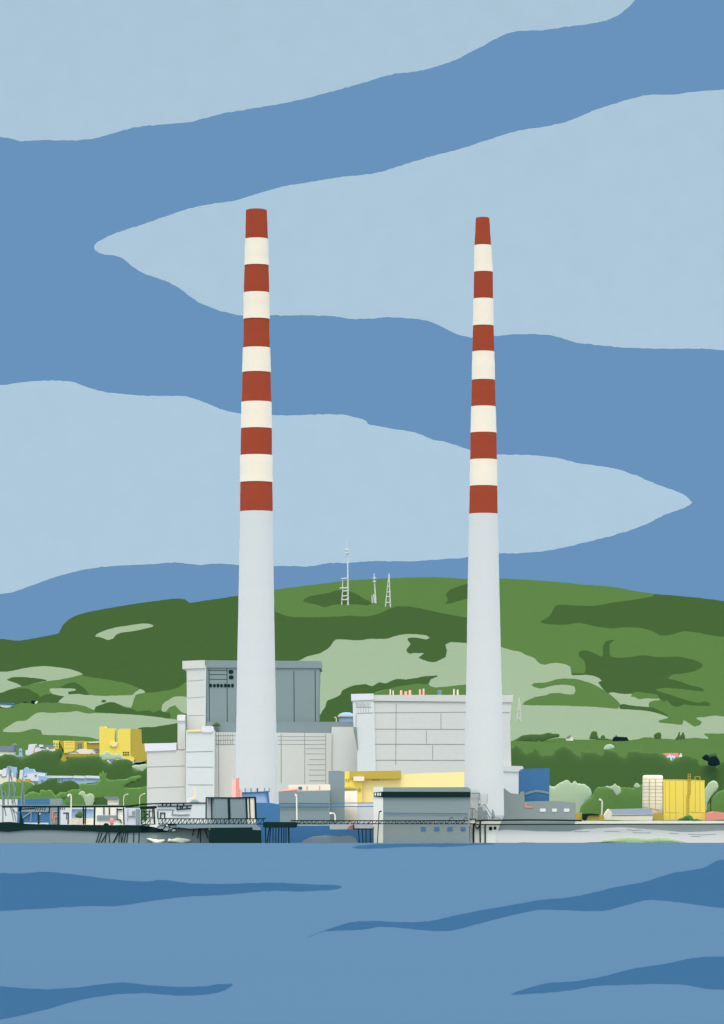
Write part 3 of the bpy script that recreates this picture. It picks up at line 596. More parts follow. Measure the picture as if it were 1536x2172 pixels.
# ------------------------------------------------------------------ pale low works left of the cabin
D = 1030
wk = thing('low_works', 'low pale works shed with dark roof rails left of the framed cabin', 'shed', 385, grow(D), D)
part(wk, 'front_wall', B().poly([(330,1704),(437,1703.5),(437,1756),(330,1756)], D, 14, 'wall_white'))
part(wk, 'roof_edge', B().line([(300,1705.5),(345,1703.8),(380,1703.5),(436,1703)], D - .15, 1.9, 'tar'))
part(wk, 'pipe_rail', B().line([(334,1710),(362,1710),(407,1708.6)], D - .2, 1.8, 'tar'))
part(wk, 'pipe_rail', B().line([(374,1717),(388,1716),(405,1714.6)], D - .2, 2.0, 'tar'))
for x, a, z in ((344.5,1704.5,1710),(352.5,1705,1710),(361.5,1704.5,1711),(376,1706,1716.5),(382,1710,1717),(389,1704.5,1710),(386.5,1709,1716.5),(396.5,1709.5,1716)):
    part(wk, 'rail_post', B().line([(x + 1, a), (x - .6, z)], D - .2, 2.0, 'tar'))
part(wk, 'conduit', B().line([(332,1717),(362,1717),(370,1717.6)], D - .15, 1.4, 'mid_grey'))
part(wk, 'conduit', B().line([(366.5,1718),(365.5,1728),(385,1729),(402,1728)], D - .18, 2.6, 'mid_grey'))
part(wk, 'door_frame', B().line([(341,1736),(341,1724.5),(349.5,1724.5),(349.5,1735)], D - .15, 2.0, 'tar'))
part(wk, 'door_frame', B().line([(334.7,1721),(334.9,1736)], D - .15, 1.9, 'tar'))
one('gas_dome', 'small grey dome on the roof of the low pale works', 'dome', B().lathe([(413.5,1696,1),(413.5,1696.4,4.5),(413.5,1698.5,8),(413.5,1703.6,10)], D + 3, 'mid_grey', 28), flat=False)
one('flue_post', 'slim pale yellow flue rising behind the small grey dome', 'flue', B().tube([(413.3,1704),(413.3,1690),(413.5,1669.5)], D + 5, 3, 'pale_yellow', 8, 2))
one('bent_pipe', 'cream stepped pipe beside the small grey dome', 'pipe', B().tube([(399,1704),(399,1696),(404,1695),(409,1694),(411.5,1690)], D + 4.4, 2.6, 'cream'))

# ------------------------------------------------------------------ left bank, jetty and gantry
bank = smooth([(-160,1762),(0,1762),(60,1758),(150,1758),(280,1763),(340,1764),(380,1752),(443,1757),(446,1790),(300,1790),(200,1788),(120,1786.6),(60,1787.5),(20,1788.6),(0,1787),(-160,1788)], True, 6, .5, 8)
struct('bank', B().poly([(x, y + 1.2) for x, y in bank], 1000.5, 14, 'bank_stone'))
jt = thing('jetty', 'long black jetty deck with slanted piles along the left bank', 'jetty', 180, 1789, 996)
part(jt, 'jetty_deck', B().poly(smooth([(-160,1741),(0,1744),(24,1743.5),(50,1747),(100,1748.5),(150,1749.5),(250,1750),(296,1750.5),(325,1754),(345,1759),(360,1763),(340,1765.5),(290,1766),(240,1765.5),(200,1763.5),(160,1762),(100,1760),(60,1760.5),(20,1764),(0,1763),(-160,1762)], True, 8, .5, 2), 1000.2, 2, 'tar'))
for x0, x1 in ((211,203.5),(217,208.5),(227.5,213.5),(226,222.5),(231,233),(252,239.5),(253.5,252),(256,258.5),(263,257),(268,262),(271.5,268.5),(284,283.5),(295.5,294.5)):
    part(jt, 'pile', B().tube([(x0, 1765), (x1, 1789.2)], 1000.3, 1.8 if x0 != 252 else 2.8, 'tar', 6))
for pts in ([(411.5,1758),(408.5,1772)],[(423,1757),(419,1778)],[(424.5,1757),(425.5,1789)],[(434.5,1757),(440,1776),(442,1778.5)]):
    part(jt, 'pile', B().tube(pts, 1000.3, 1.8, 'tar', 6))
part(jt, 'edge_beam', B().line([(389,1755),(395,1758),(405,1757),(418,1756.5),(446,1756)], 1000.2, 2.6, 'tar', .8))
rb = thing('stone_heap', 'heap of pale slabs with dark outlines at the end of the jetty deck', 'rubble', 345, 1764, 995)
for pts, m in (([(332,1758),(338,1751),(352,1750),(346,1759)],'wall_grey'),([(344,1761),(352,1753),(361,1754),(356,1763)],'wall_grey'),([(356,1749.5),(379,1750),(378,1756.5),(361,1756)],'lavender'),([(297,1751.5),(306,1749.8),(318,1750.5),(314,1753)],'wall_grey'),([(366,1757.5),(374,1758),(373,1763.5),(362,1764)],'wall_grey')):
    sb = part(rb, 'slab', B().poly(pts, 999, 1, m))
    part(sb, 'dark_edge', B().line(pts + [pts[0]], 998.9, 1.3, 'tar'))
PAL['shell'] = (236, 238, 214)
for pts, lab in (([(310,1778.6),(316,1777.8),(326,1779.8),(338,1781),(348,1780.5),(350.5,1783.5),(346,1787),(336,1790),(328,1789.8),(320,1784.5)], 'pale cream sandbar with green fringe, shorter of the two at the bank'),
                 ([(355,1784),(358,1779),(368,1779.5),(375,1776.8),(386,1778),(398,1779),(406,1782),(398,1786),(388,1788.8),(378,1787.6),(366,1786),(356,1786)], 'pale cream sandbar with green fringe, longer of the two at the bank')):
    t = thing('sandbar', lab, 'sandbar', sum(p[0] for p in pts) / len(pts), 1789, 1000, 'pale sandbars by the left bank')
    part(t, 'sand', B().blob(pts, 1000, .6, 'shell', step=3, jit=.4), flat=False)
    xs = [p[0] for p in pts]; lo = [(x, y + 1.6) for x, y in pts if y > 1782.5]
    part(t, 'weed_fringe', B().blob([(x, y + 1.8) for x, y in pts if y > 1780.6], 1000.6, .3, 'weed', step=3, jit=.3), flat=False)

# buildings seen through the gantry
D = 1075; G = grow(D) + 1
one('pale_shed', 'plain pale grey shed behind the grey crane masts', 'shed', B().poly([(-150,1694.5),(37.5,1695.5),(37.5,G),(-150,G)], D, 9, 'wall_grey'))
bs = thing('blue_shed', 'dark blue shed with a grey middle band behind the jetty gantry', 'shed', 71, G, D)
part(bs, 'shed_wall', B().poly([(38,1695.5),(104.8,1694),(104.8,G),(36,G)], D - .2, 9, 'deep_blue'))
part(bs, 'wall_band', B().box(46, 1712, 104.6, 1722, D - .5, .6, 'mid_grey'))
part(bs, 'door_sill', B().poly([(51,1745),(103,1745),(103,1749),(51,1749)], D - .5, .6, 'lavender'))
part(bs, 'diagonal_brace', B().line([(45,1737),(64,1723.5)], D - .5, 2.4, 'mid_grey')); part(bs, 'wall_post', B().line([(66,1722),(65.5,1744)], D - .5, 2.2, 'mid_grey'))
gs = thing('grey_shed', 'narrow grey shed with pink pipes between the blue shed and pale kiosk', 'shed', 116, G, D)
part(gs, 'shed_wall', B().poly([(105,1694),(127.5,1694.5),(128,G),(105,G)], D, 9, 'mid_grey'))
part(gs, 'wall_pipe', B().line([(122,1721),(112,1722),(111,1738)], D - .2, 1.4, 'pink')); part(gs, 'wall_pipe', B().line([(122,1733),(115,1733),(115,1746)], D - .2, 1.5, 'pink'))
one('pale_kiosk', 'pale kiosk wall with a dark bent pipe beside the tall cream lamp', 'kiosk', B().poly([(128.2,1712),(149,1711),(149,G),(128.2,G)], D - 2, 4, 'lavender').line([(134,1724.5),(145,1724.5),(144.6,1748)], D - 2, 2, 'tar').line([(141.5,1726),(141.5,1738)], D - 2, 1.4, 'tar'))
ls = thing('glazed_shed', 'light blue topped shed with cream lower wall under the gantry', 'shed', 176, G, D)
part(ls, 'upper_wall', B().box(149.5, 1711, 199, 1735, D, 6, 'light_blue')); part(ls, 'lower_wall', B().box(149.5, 1735.3, 199, G, D - .3, 6.5, 'cream'))
part(ls, 'roof_edge', B().box(149.5, 1709.5, 199, 1716.5, D - .5, 6, 'lavender'))
one('shrub', 'dark green three-lobed shrub in front of the light blue shed', 'shrub', B().blob([(159,1731),(160,1727),(164,1724.5),(166,1721),(171,1720),(174,1722),(175,1730),(173,1735.5),(166,1734.5),(161,1733.5)], D - 2, .8, 'dark_green', step=2, jit=.5), flat=False)
cs = thing('cream_shed', 'cream shed with a wide grey hatch between the gantry posts', 'shed', 225, G, D)
part(cs, 'shed_wall', B().box(201, 1711, 262, G, D, 8, 'mist_white')); part(cs, 'hatch', B().box(206, 1729.5, 246, 1740, D - .3, .5, 'mid_grey'))
part(cs, 'wall_pipe', B().line([(248.5,1714),(248.5,1738),(256,1739.5),(257.5,1746)], D - .3, 1.7, 'tar')); part(cs, 'wall_pipe', B().line([(249,1717),(260,1717)], D - .3, 2, 'tar'))
for x in (220.5, 232): part(cs, 'wall_pipe', B().line([(x, 1713), (x, 1728)], D - .3, 1.8, 'tar'))
one('marker_buoy', 'round salmon pink buoy on the deck before the grey hatch', 'buoy', B().lathe([(237.3,1734.8,.8),(237.3,1735.5,2.4),(237.3,1738,4.2),(237.3,1741.5,4.6),(237.3,1745,4.1),(237.3,1749.5,3)], 1020, 'pink', 20), flat=False)
one('tar_heap', 'small black heap beside the salmon pink buoy', 'heap', B().blob([(219.5,1750),(221,1747),(225,1745.6),(230,1747),(230.5,1751)], 1018, .5, 'tar', step=2, jit=.3), flat=False)
gh = thing('grey_house', 'pale flat house with grey fittings left of the lattice tower', 'house', 280, G, D)
part(gh, 'house_wall', B().box(262.3, 1714, 298, G, D, 8, 'lavender')); part(gh, 'corner_pier', B().box(288.5, 1716, 297.5, G, D - .4, 1, 'mid_grey'))
part(gh, 'window', B().box(280.5, 1720, 285.8, 1727, D - .3, .4, 'mid_grey')); part(gh, 'window_ledge', B().box(273, 1730, 287, 1732.5, D - .3, .4, 'mid_grey')); part(gh, 'wall_pipe', B().line([(271.5,1716),(270.8,1741)], D - .3, 1.1, 'mid_grey'))

# gantry
D = 1000
gt = thing('pipe_gantry', 'long dark gantry beam on posts over the left jetty', 'gantry', 150, 1748, D)
part(gt, 'main_beam', B().poly([(2,1711),(6,1709.5),(60,1709.3),(180,1709.2),(266,1708.8),(300,1705.4),(330,1704),(331,1706),(300,1708),(276,1712.6),(180,1713),(60,1713),(6,1713.2)], D, 1.2, 'tar'))
part(gt, 'top_rail', B().line([(0,1708.6),(90,1708),(190,1708.4),(258,1708)], D - .1, 1.7, 'mid_grey', .8))
part(gt, 'end_beam', B().poly([(295,1711),(331,1709),(333,1714),(326,1716),(298,1716.5)], D - .2, 1.4, 'tar'))
part(gt, 'sub_beam', B().line([(47,1716.3),(74,1715)], D, 2.6, 'tar'))
part(gt, 'crane_post', B().poly([(39,1719),(41,1713),(46,1713),(46,1718),(44,1721),(47,1733),(49.5,1741),(50,1748),(41,1748),(41.5,1738),(42.5,1722)], D + .3, .9, 'tar'))
for x0, x1, z, w in ((104.8,104.2,1725,2),(123.8,123.2,1749,2.6),(201,200,1750,2.8),(262,263,1749,2.2),(176.8,177.2,1749,2.6),(182,180.8,1749,2)): part(gt, 'post', B().line([(x0, 1713), (x1, z)], D + .2, w, 'tar', .5))
for i in range(7): part(gt, 'post_brace', B().line([(177.5, 1720 + i * 4.3), (181, 1715.5 + i * 4.3)], D + .4, 1.2, 'tar'))
for i in range(5): part(gt, 'slanted_brace', B().line([(74 + i * 5, 1719.5 - (i % 2)), (78 + i * 4.6, 1713)], D + .2, 1.5, 'tar'))
for i in range(3): part(gt, 'slanted_brace', B().line([(127 + i * 4.2, 1718.3), (130 + i * 4, 1713.2)], D + .2, 1.4, 'tar'))
sp = thing('striped_bollard', 'black and white striped bollard in front of the blue shed', 'bollard', 82, 1748, D)
part(sp, 'bollard_post', B().poly([(80,1724),(83,1724),(83,1748),(80,1748)], D + .4, .5, 'tar')); part(sp, 'bollard_face', B().box(83.1, 1724.5, 86.2, 1747, D + .5, .4, 'mist_white'))
for i in range(4): part(sp, 'stripe', B().line([(83, 1731.5 + i * 4.6), (86.3, 1728 + i * 4.6)], D + .4, 2, 'tar'))
lt = thing('lattice_tower', 'squat dark lattice tower with a crossed panel at the gantry end', 'lattice tower', 314, 1749, D)
for x0, x1, w in ((300.5,300.2,2.2),(326.5,328.3,2.8),(305.5,305.8,1.4),(323.5,323.7,1.5)): part(lt, 'leg', B().line([(x0, 1716), (x1, 1749 if w > 2 else 1734)], D, w, 'tar'))
for y in (1721, 1734, 1737, 1748.6): part(lt, 'cross_beam', B().line([(300.5, y), (327, y - .4)], D, 1.5, 'tar'))
for a in ([(306,1722),(318,1733)],[(318,1722),(306,1733)],[(306,1727.5),(318,1727.5)],[(317.6,1717),(317.6,1734)],[(300,1748),(311,1738)],[(308.5,1738),(308.5,1748)],[(311.5,1747),(319,1738)],[(318.5,1738),(318.5,1748)]): part(lt, 'brace', B().line(a, D, 1.4, 'tar'))
lamp('tall cream lamp post with bent head in front of the gantry', [(150.3,1749),(151,1720),(151.2,1690),(150,1685.3),(147.5,1685),(144,1689)], 992, 2.9)
lamp('thin cream lamp behind the gantry, nearer the grey roofed cottage', [(262.5,1712),(262.4,1697),(263,1689),(266,1685.5),(269.5,1684.3),(272,1685)], 1300, 1.3, grp='thin curved lamps behind the gantry')
lamp('thin cream lamp behind the gantry, nearer the boiler house', [(296.5,1710),(296.2,1697),(297,1689),(301,1685.5),(305,1684),(308,1683)], 1300, 1.3, grp='thin curved lamps behind the gantry')

# grey crane masts in front of the pale shed
def mast(label, segs, w=2.0):
    t = thing('crane', label, 'crane', sum(p[0] for p in segs[0]) / len(segs[0]), 1745, 1012, 'grey cranes on the left quay')
    for i, s in enumerate(segs): part(t, 'jib' if i == 0 else 'strut', B().line(s, 1012 + .35 * i, w if i else w * 1.25, 'mid_grey', .35))
mast('grey crane with a tall crooked jib rising past the white town houses', [[(20,1631),(19.5,1650),(20,1680),(17,1692),(17.5,1707)],[(20,1631),(22,1645),(29,1670),(30.5,1690),(27,1706),(24,1700)],[(22,1633),(25,1655),(33.5,1676),(33,1678),(28.5,1682)],[(20,1660),(27,1684),(31,1700),(33,1707)],[(19.5,1684),(25,1696),(28,1706)],[(22,1713),(26,1726),(29,1742)],[(25,1713),(31,1728),(34,1743)],[(28,1716),(32,1723),(35.5,1723),(36,1728)],[(18,1632),(19,1626),(23,1629),(24,1640)]])
mast('grey crane with a short bent arm beside the left picture edge', [[(0,1663),(4,1680),(6,1700),(6,1745)],[(4,1679),(9.5,1679),(13,1686),(9,1689)],[(8.5,1680),(9,1708)],[(9,1712),(11,1722),(13,1731)],[(5,1690),(9,1706)]], 2.2)
mast('slim upright grey crane behind the dark blue shed', [[(48.5,1650),(47.5,1668),(44.5,1707)],[(48.5,1650),(50,1680),(52,1706)],[(48.5,1655),(49,1707)],[(46,1690),(50,1700)]], 1.9)

# ------------------------------------------------------------------ pipework and sea wall at the right
D = 1015
pw = thing('pipe_works', 'grey pipes and boxes on a pale frame at the foot of the slim chimney', 'pipework', 1025, 1745, D)
part(pw, 'frame_panel', B().poly([(998.6,1675),(1017,1675),(1017,1742),(997,1742)], D + .8, 1.5, 'wall_grey')); part(pw, 'frame_panel', B().poly([(1019,1684),(1033.5,1684),(1033.5,1706),(1019,1706)], D + .9, 1.2, 'wall_grey'))
part(pw, 'frame_panel', B().poly([(1018,1707),(1030,1707),(1036,1742),(1018,1742)], D + 1, 1.2, 'wall_grey'))
for pts, w in (([(1000,1682.6),(1017.2,1682.6),(1017,1690),(1016.6,1698)],2.6),([(997,1715),(1008,1714.5)],2.2),([(1002.4,1715),(1002,1742)],1.8),([(1003,1715.5),(1015,1724)],1.8),([(1024.5,1707.5),(1029,1706.5),(1036,1718),(1043,1728)],2),([(1033,1724),(1037,1730),(1040,1737)],2),([(1034,1684),(1033.6,1705)],1),([(1048,1734),(1055,1734.5),(1061,1736)],1.8)): part(pw, 'pipe', B().line(pts, D, w, 'mid_grey'))
part(pw, 'box', B().box(1015.2, 1712, 1024, 1745, D - .1, 1, 'mid_grey')); part(pw, 'box', B().poly(rrect(1028.2, 1719, 1034, 1745, 1.5), D - .1, 1, 'mid_grey'))
part(pw, 'valve', B().lathe([(1017,1702.5,1.2),(1017,1704,2.2),(1017,1707,2.2),(1017,1709,1.2)], D, 'mid_grey', 14)); part(pw, 'hopper', B().lathe([(1044.8,1716.5,1.2),(1046,1723,2.6),(1046.5,1731,3.6),(1045,1737,2.8)], D, 'mid_grey', 18), flat=False)
D = 1006
sw = thing('sea_wall', 'long low grey sea wall right of the grey shed, paler at its left end', 'sea wall', 1270, 1790, D)
part(sw, 'wall_end', B().poly([(988,1742),(1063.5,1742),(1056,1764),(1056,1791),(988,1791)], D, 5, 'mist_white'))
part(sw, 'wall_band', B().poly([(1064,1742.5),(1219,1742.5),(1219,1749),(1720,1749),(1720,1770),(1056.3,1770),(1057.5,1760)], D + .3, 5, 'shed_grey'))
part(sw, 'apron', B().poly(smooth([(1056.3,1762),(1140,1763),(1200,1764),(1216,1762),(1226,1760),(1260,1758),(1320,1755),(1360,1758),(1400,1761),(1460,1765),(1534,1762),(1720,1762),(1720,1790),(1536,1787.5),(1480,1788.5),(1300,1786),(1200,1788),(1100,1787),(1056.3,1789)], True, 8, .7, 4), D - .1, 3, 'stone_pale'))
for pts in ([(1218,1763.5),(1236,1764),(1250,1763.4)],[(1282,1764),(1300,1763),(1316,1764.5)],[(1330,1759),(1345,1761.5),(1360,1760)],[(1342,1766),(1380,1766.5)],[(1460,1769),(1490,1770.5),(1520,1769)],[(1420,1767),(1440,1768.5)],[(1466,1774),(1486,1773.5)]): part(sw, 'crack', B().line(pts, D - .12, .8, 'seam'))
for x0, y0, x1, y1 in ((1037.5,1753.2,1044.2,1761.2),(1047.2,1753.2,1053,1759.8)): part(sw, 'window', B().poly(rrect(x0, y0, x1, y1, 1.6), D - .2, .4, 'tar'))
for x0, x1, a, w in ((987.6,987.8,1755,1.4),(996.2,995.4,1752,2.2),(1004.8,1004.6,1748.5,2.8),(1018.6,1018.8,1742,2.4),(1029.3,1029.3,1749,2.4)): part(sw, 'fender_post', B().line([(x0, a), (x1, 1789)], D - .4, w, 'tar', .35))
part(sw, 'hook_pipe', B().line([(1020,1740),(1018,1750),(1013.5,1758),(1009.5,1754),(1007,1749)], D - .5, 1.8, 'tar'))
struct('weed', B().blob([(1276,1785),(1300,1780),(1330,1776.5),(1350,1777),(1375,1779),(1395,1777),(1420,1778.5),(1440,1783),(1456,1788.5),(1400,1788),(1350,1790),(1310,1788)], D - .5, .25, 'weed', step=4, jit=.8), kind='stuff')
rl = thing('quay_railing', 'two dark rails running along the top of the right sea wall', 'railing', 1270, 1750, D)
part(rl, 'top_rail', B().line([(1008,1741.3),(1030,1740),(1064,1739.8),(1120,1739.2),(1190,1739.8),(1234,1740.6)], D - 1, 2.9, 'tar')); part(rl, 'lower_rail', B().line([(1003,1749),(1100,1748.8),(1250,1748.3),(1400,1748),(1536,1747.8),(1720,1747.6)], D - 1, 2, 'tar'))
gb = thing('control_box', 'small pale box with dark edges at the sea wall corner', 'box', 1000, 1750, D - 2)
part(gb, 'box_body', B().box(991.5, 1737.5, 1008, 1746.8, D - 2, .8, 'mist_white')); part(gb, 'box_edge', B().line([(988,1737.5),(1000,1738),(1008.5,1737),(1009.6,1746),(1004,1747.5),(992,1747)], D - 2.1, 1.7, 'tar'))
one('cable_loop', 'thick dark cable loop from the footbridge to the small pale box', 'cable', B().tube([(983,1742),(984,1736),(987,1734),(990,1737),(992,1738.5)], D - 2.5, 1.6, 'tar', 6))

# ------------------------------------------------------------------ grey and blue halls right of the chimney
D = 1330; G = grow(D)
wh = thing('blue_hall', 'tall dark blue hall with a shallow grey arch on its front', 'hall', 1135, G, D)
part(wh, 'hall_wall', B().poly([(1104.8,1635),(1109,1631),(1165,1629),(1166.5,1631),(1165.5,1660),(1165,G),(1104,G)], D + 8, 18, 'deep_blue'))
part(wh, 'arch', B().line([(1114,1684.5),(1125,1680.5),(1136,1678),(1150,1679),(1164.5,1682.5)], D + 7.9, 4.4, 'mid_grey'))
gw = thing('grey_works', 'low grey works with three white windows below the blue hall', 'works', 1150, G, D - 6)
part(gw, 'works_wall', B().poly([(1069,1671),(1076,1677),(1084,1682.5),(1106,1685),(1107,1679.5),(1112,1679),(1113,1701),(1140,1699.5),(1175,1699),(1200,1700.5),(1221,1703),(1221,1751),(1066,1751)], D - 6, 12, 'shed_grey'))
for x0, x1 in ((1145.2,1157.8),(1171,1181.5),(1196.3,1208)): part(gw, 'window', B().poly(rrect(x0, 1715, x1, 1721.8, 1.2), D - 6.15, .3, 'cap_white'))
part(gw, 'wall_pipe', B().line([(1115.2,1702),(1115.6,1711.8),(1130,1712)], D - 6.1, 2.6, 'pink'))

# ------------------------------------------------------------------ right quay
D = 1480; G = grow(D)
def cottage():
    t = thing('cottage', 'long white cottage with a slate roof beside the cream tank', 'cottage', 1335, G, D)
    part(t, 'long_wall', B().poly([(1300,1727.5),(1385,1726.8),(1384.5,G),(1300,G)], D, 7, 'cream'))
    part(t, 'gable_wall', B().poly([(1282,G),(1282,1729.5),(1286.5,1721.5),(1291.5,1715.8),(1294,1717),(1297,1722),(1299.9,1728.5),(1299.9,G)], D + .1, 6.8, 'cream'))
    b = B(); fr = [P(1298.5,1728.8,D - .15), P(1386,1727.8,D - .15), P(1378.5,1714.2,D + 3.4), P(1294,1716.3,D + 3.4)]
    bk = [v + Vector((0, 0, -.25)) for v in fr]; bk2 = [P(1386,1727.8,D + 7.5), P(1298.5,1728.8,D + 7.5)]
    b.add(fr + bk, [[0,1,2,3],[4,5,6,7],[0,1,5,4],[1,2,6,5],[2,3,7,6],[3,0,4,7]], 'slate')
    b.add([fr[3], fr[2], bk2[0], bk2[1]] , [[0,1,2,3]], 'slate'); part(t, 'roof', b)
cottage()
lamp('cream lamp post beside the slate roofed white cottage', [(1275.5,G),(1276.8,1720),(1277.3,1700),(1275.5,1697.6),(1270.8,1695.5)], D - 4, 2.8)
cs_ = thing('storage_silo', 'tall cream storage tank with ochre bands left of the yellow warehouse', 'tank', 1385, G, D + 8)
def tw(y): return 21.3 + (y - 1644) * .012
part(cs_, 'tank_wall', B().lathe([(1384.8,1644,12),(1384.8,1644.4,19),(1384.8,1647,tw(1647))] + [(1384.6,y,tw(y)) for y in (1670,1700,1746)], D + 8, 'cream', 64), flat=False)
for y in (1652.5,1659.8,1668,1674,1681.5,1690,1697.5,1704.8): part(cs_, 'band', B().lathe([(1384.7,y - .42,tw(y)),(1384.7,y - .4,tw(y) + .2),(1384.7,y + .4,tw(y) + .2),(1384.7,y + .42,tw(y))], D + 8, 'ochre', 64, False))
for x, z in ((1377.8,1711),(1390.8,1716)): part(cs_, 'ladder_rail', B().line([(x, 1653), (x - .5, z)], D + 4.1, 1.1, 'ochre', .3))
part(cs_, 'sloping_rail', B().line([(1364,1711.5),(1384,1715),(1404,1719.5)], D + 3.9, 1.2, 'ochre', .3))
yw = thing('warehouse', 'bright yellow corrugated warehouse with ladders right of the cream tank', 'warehouse', 1452, G, D + 6)
b = B().poly([(1407.3,1653),(1470,1654),(1494.5,1655),(1495,1690),(1496.5,G),(1407.5,G)], D + 6, 26, 'yellow')
for x, z, d in ((1411,1722,.8),(1420,1739,1),(1433,1739,.8),(1449.3,1739,.6),(1475,1722,0),(1484.5,1722,.5)): b.line([(x, 1656), (x + d, z)], D + 6, 1.0, 'ochre')
b.line([(1411,1723),(1440,1723.8)], D + 6, .7, 'ochre'); b.line([(1464,1722.5),(1480,1723.5),(1495.5,1724)], D + 6, 1.5, 'ochre'); b.line([(1408,1654),(1493,1656)], D + 6, 1.0, 'ochre')
part(yw, 'warehouse_wall', b)
def ladder(x0, x1, a, z, n, w):
    b = B(); b.line([(x0, a), (x0 - (z - a) * .01, z)], D + 5.6, w, 'ochre', .2).line([(x1, a), (x1 - (z - a) * .01, z)], D + 5.6, w, 'ochre', .2)
    for i in range(n + 1): y = a + (z - a) * i / n; b.line([(x0 + .3, y), (x1 - .3, y)], D + 5.65, w, 'ochre', .15)
    part(yw, 'ladder', b)
ladder(1459.8, 1464.8, 1642, 1684, 8, 1.2); ladder(1457.2, 1461.6, 1686, 1727, 7, .9)
part(yw, 'roof_hoop', B().line([(1474.3,1656),(1474.3,1648),(1479,1647),(1485,1648.2),(1485.2,1656)], D + 6.5, 1.4, 'ochre', .2))
one('fuel_box', 'rounded ochre fuel box between the white cottage and yellow warehouse', 'box', B().poly(rrect(1385, 1724.5, 1408, G, 3), D + 1, 3, 'ochre'))
one('pink_shed', 'low salmon pink shed beside the yellow warehouse at the picture edge', 'shed', B().poly([(1496.8,G),(1497.2,1725),(1505,1723.8),(1514,1721.3),(1522,1721.5),(1536,1723.5),(1640,1724),(1640,G)], D + 4, 8, 'pink'))
one('bush', 'bright green bush in front of the yellow warehouse', 'bush', B().blob([(1436.5,G + .4),(1440,1737),(1446,1735),(1450,1732.5),(1455,1730),(1460,1728.8),(1466,1730),(1469.5,1734),(1472.5,G + .4)], D + 1, 1.2, 'bush_green', step=2.5, jit=.9, lump=.5), flat=False)
one('ochre_hut', 'small ochre hut against the low grey works', 'hut', B().box(1221.5, 1724, 1235, G, D - 4, 4, 'ochre'))
os_ = thing('open_store', 'low ochre store with a black overhanging roof left of the cottage', 'store', 1258, G, D - 6)
part(os_, 'store_wall', B().poly([(1244,1730),(1262,1728.5),(1276,1728),(1281.5,1730),(1281.5,G),(1243,G)], D - 5, 4, 'ochre')); part(os_, 'roof', B().poly([(1235.5,1726),(1252,1725.5),(1272,1727.3),(1271,1729),(1248,1729.5),(1246,1735),(1243,1740),(1240,1741.5),(1236,1737)], D - 5.6, 4, 'tar'))
# ------------------------------------------------------------------ trees and bushes
def zground(x, D):
    lo, hi = 1200.0, 1760.0
    for _ in range(40):
        m = (lo + hi) / 2
        if Dg(x, m) > D: lo = m
        else: hi = m
    return (lo + hi) / 2
def tree(name, label, cat, pts, D, T, m, trunk=None, group=None, lump=.12, step=3, jit=1.4):
    xs = [p[0] for p in pts]; yb = max(p[1] for p in pts); cx = sum(xs) / len(xs); w = max(xs) - min(xs)
    if trunk is None: return one(name, label, cat, B().blob(pts, D, T * .16, m, step=step, jit=jit, lump=lump, seed=int(cx) % 97, TB=T), group, flat=False)
    t = thing(name, label, cat, cx, yb, D, group)
    part(t, 'crown', B().blob(pts, D, T * .16, m, step=step, jit=jit, lump=lump, seed=int(cx) % 97, TB=T), flat=False)
    h = yb - min(p[1] for p in pts); gy = max(yb, zground(cx, D)) + .5
    b = B().tube([(cx, gy), (cx + .3, yb - h * .3), (cx - .3, yb - h * .55)], D + (6 if D == 1715.5 else 1.4), w * .07 + .6, 'bark', 8, w * .03 + .3)
    for s in (-1, 1): b.tube([(cx, yb - h * .25), (cx + s * w * .16, yb - h * .5)], D + (6 if D == 1715.5 else 1.4), w * .03 + .3, 'bark', 6, .3)
    part(t, 'trunk', b)
    return t
PAL['bark'] = (84, 84, 66)
def wood(label, pts, D, T, m): o = one('wood', label, 'wood', B().blob(pts, D, T, m, R=20, step=4, jit=1.5, lump=.1, seed=int(D) % 31, TB=3), flat=False); o['kind'] = 'stuff'; return o
# left
wood('dark green belt of trees behind the lower white town houses', [(-500,1606),(-160,1600),(-40,1602),(0,1603),(11,1599),(27,1601),(41,1607),(48,1609),(55,1604),(71,1598),(82,1593),(98,1590),(112,1593),(120,1590),(130,1588),(132,1600),(129,1612),(136,1615),(142,1612),(146,1605),(164,1605),(175,1606),(191,1603),(210,1604),(219,1612),(235,1620),(243,1613),(258,1611),(269,1610),(279,1615),(283,1622),(280,1629),(290,1634),(301,1629),(311,1628),(340,1630),(345,1720),(-500,1720)], 1680, 1, 'dark_green')
tree('bush', 'mid green bush sloping below the white town houses at the left edge', 'bush', [(-120,1668),(0,1665),(8,1660),(20,1658),(39,1658),(62,1658),(70,1664),(66,1680),(60,1700),(0,1730),(-120,1730)], 1560, 2.5, 'mid_green')
tree('bush', 'dark green spreading bush in front of the long light blue terrace', 'bush', [(52,1686),(59,1674),(72,1665),(85,1662),(98,1656),(115,1650),(122,1650.5),(121,1656),(125,1661),(130,1660),(137,1657),(152,1655),(160,1659),(168,1665),(170,1676),(160,1692),(140,1705),(60,1710)], 1545, 2.5, 'dark_green')
tree('bush', 'mid green wide thicket rising to a finger shaped top before the boiler house', 'bush', [(-60,1690),(30,1690),(52,1686.5),(62,1681),(70,1679),(84,1682),(86,1675),(97,1677),(108,1675),(113,1681),(118,1687),(123,1684),(126,1681),(140,1680),(152,1675),(168,1673),(168,1664),(176,1661),(186,1663),(205,1661),(212,1655),(211,1647),(211,1638.5),(213,1637.5),(214.5,1641),(217,1641),(217,1634.5),(219.5,1634.5),(221,1640),(223,1640),(225,1637),(227,1638),(226,1651),(240,1654),(255,1653),(268,1652),(280,1647),(297,1645),(301,1648),(294,1656),(280,1661),(264,1670),(285,1671),(300,1670),(318,1669),(325,1745),(-60,1745)], 1525, 2.5, 'mid_green', step=2.2, jit=.8)
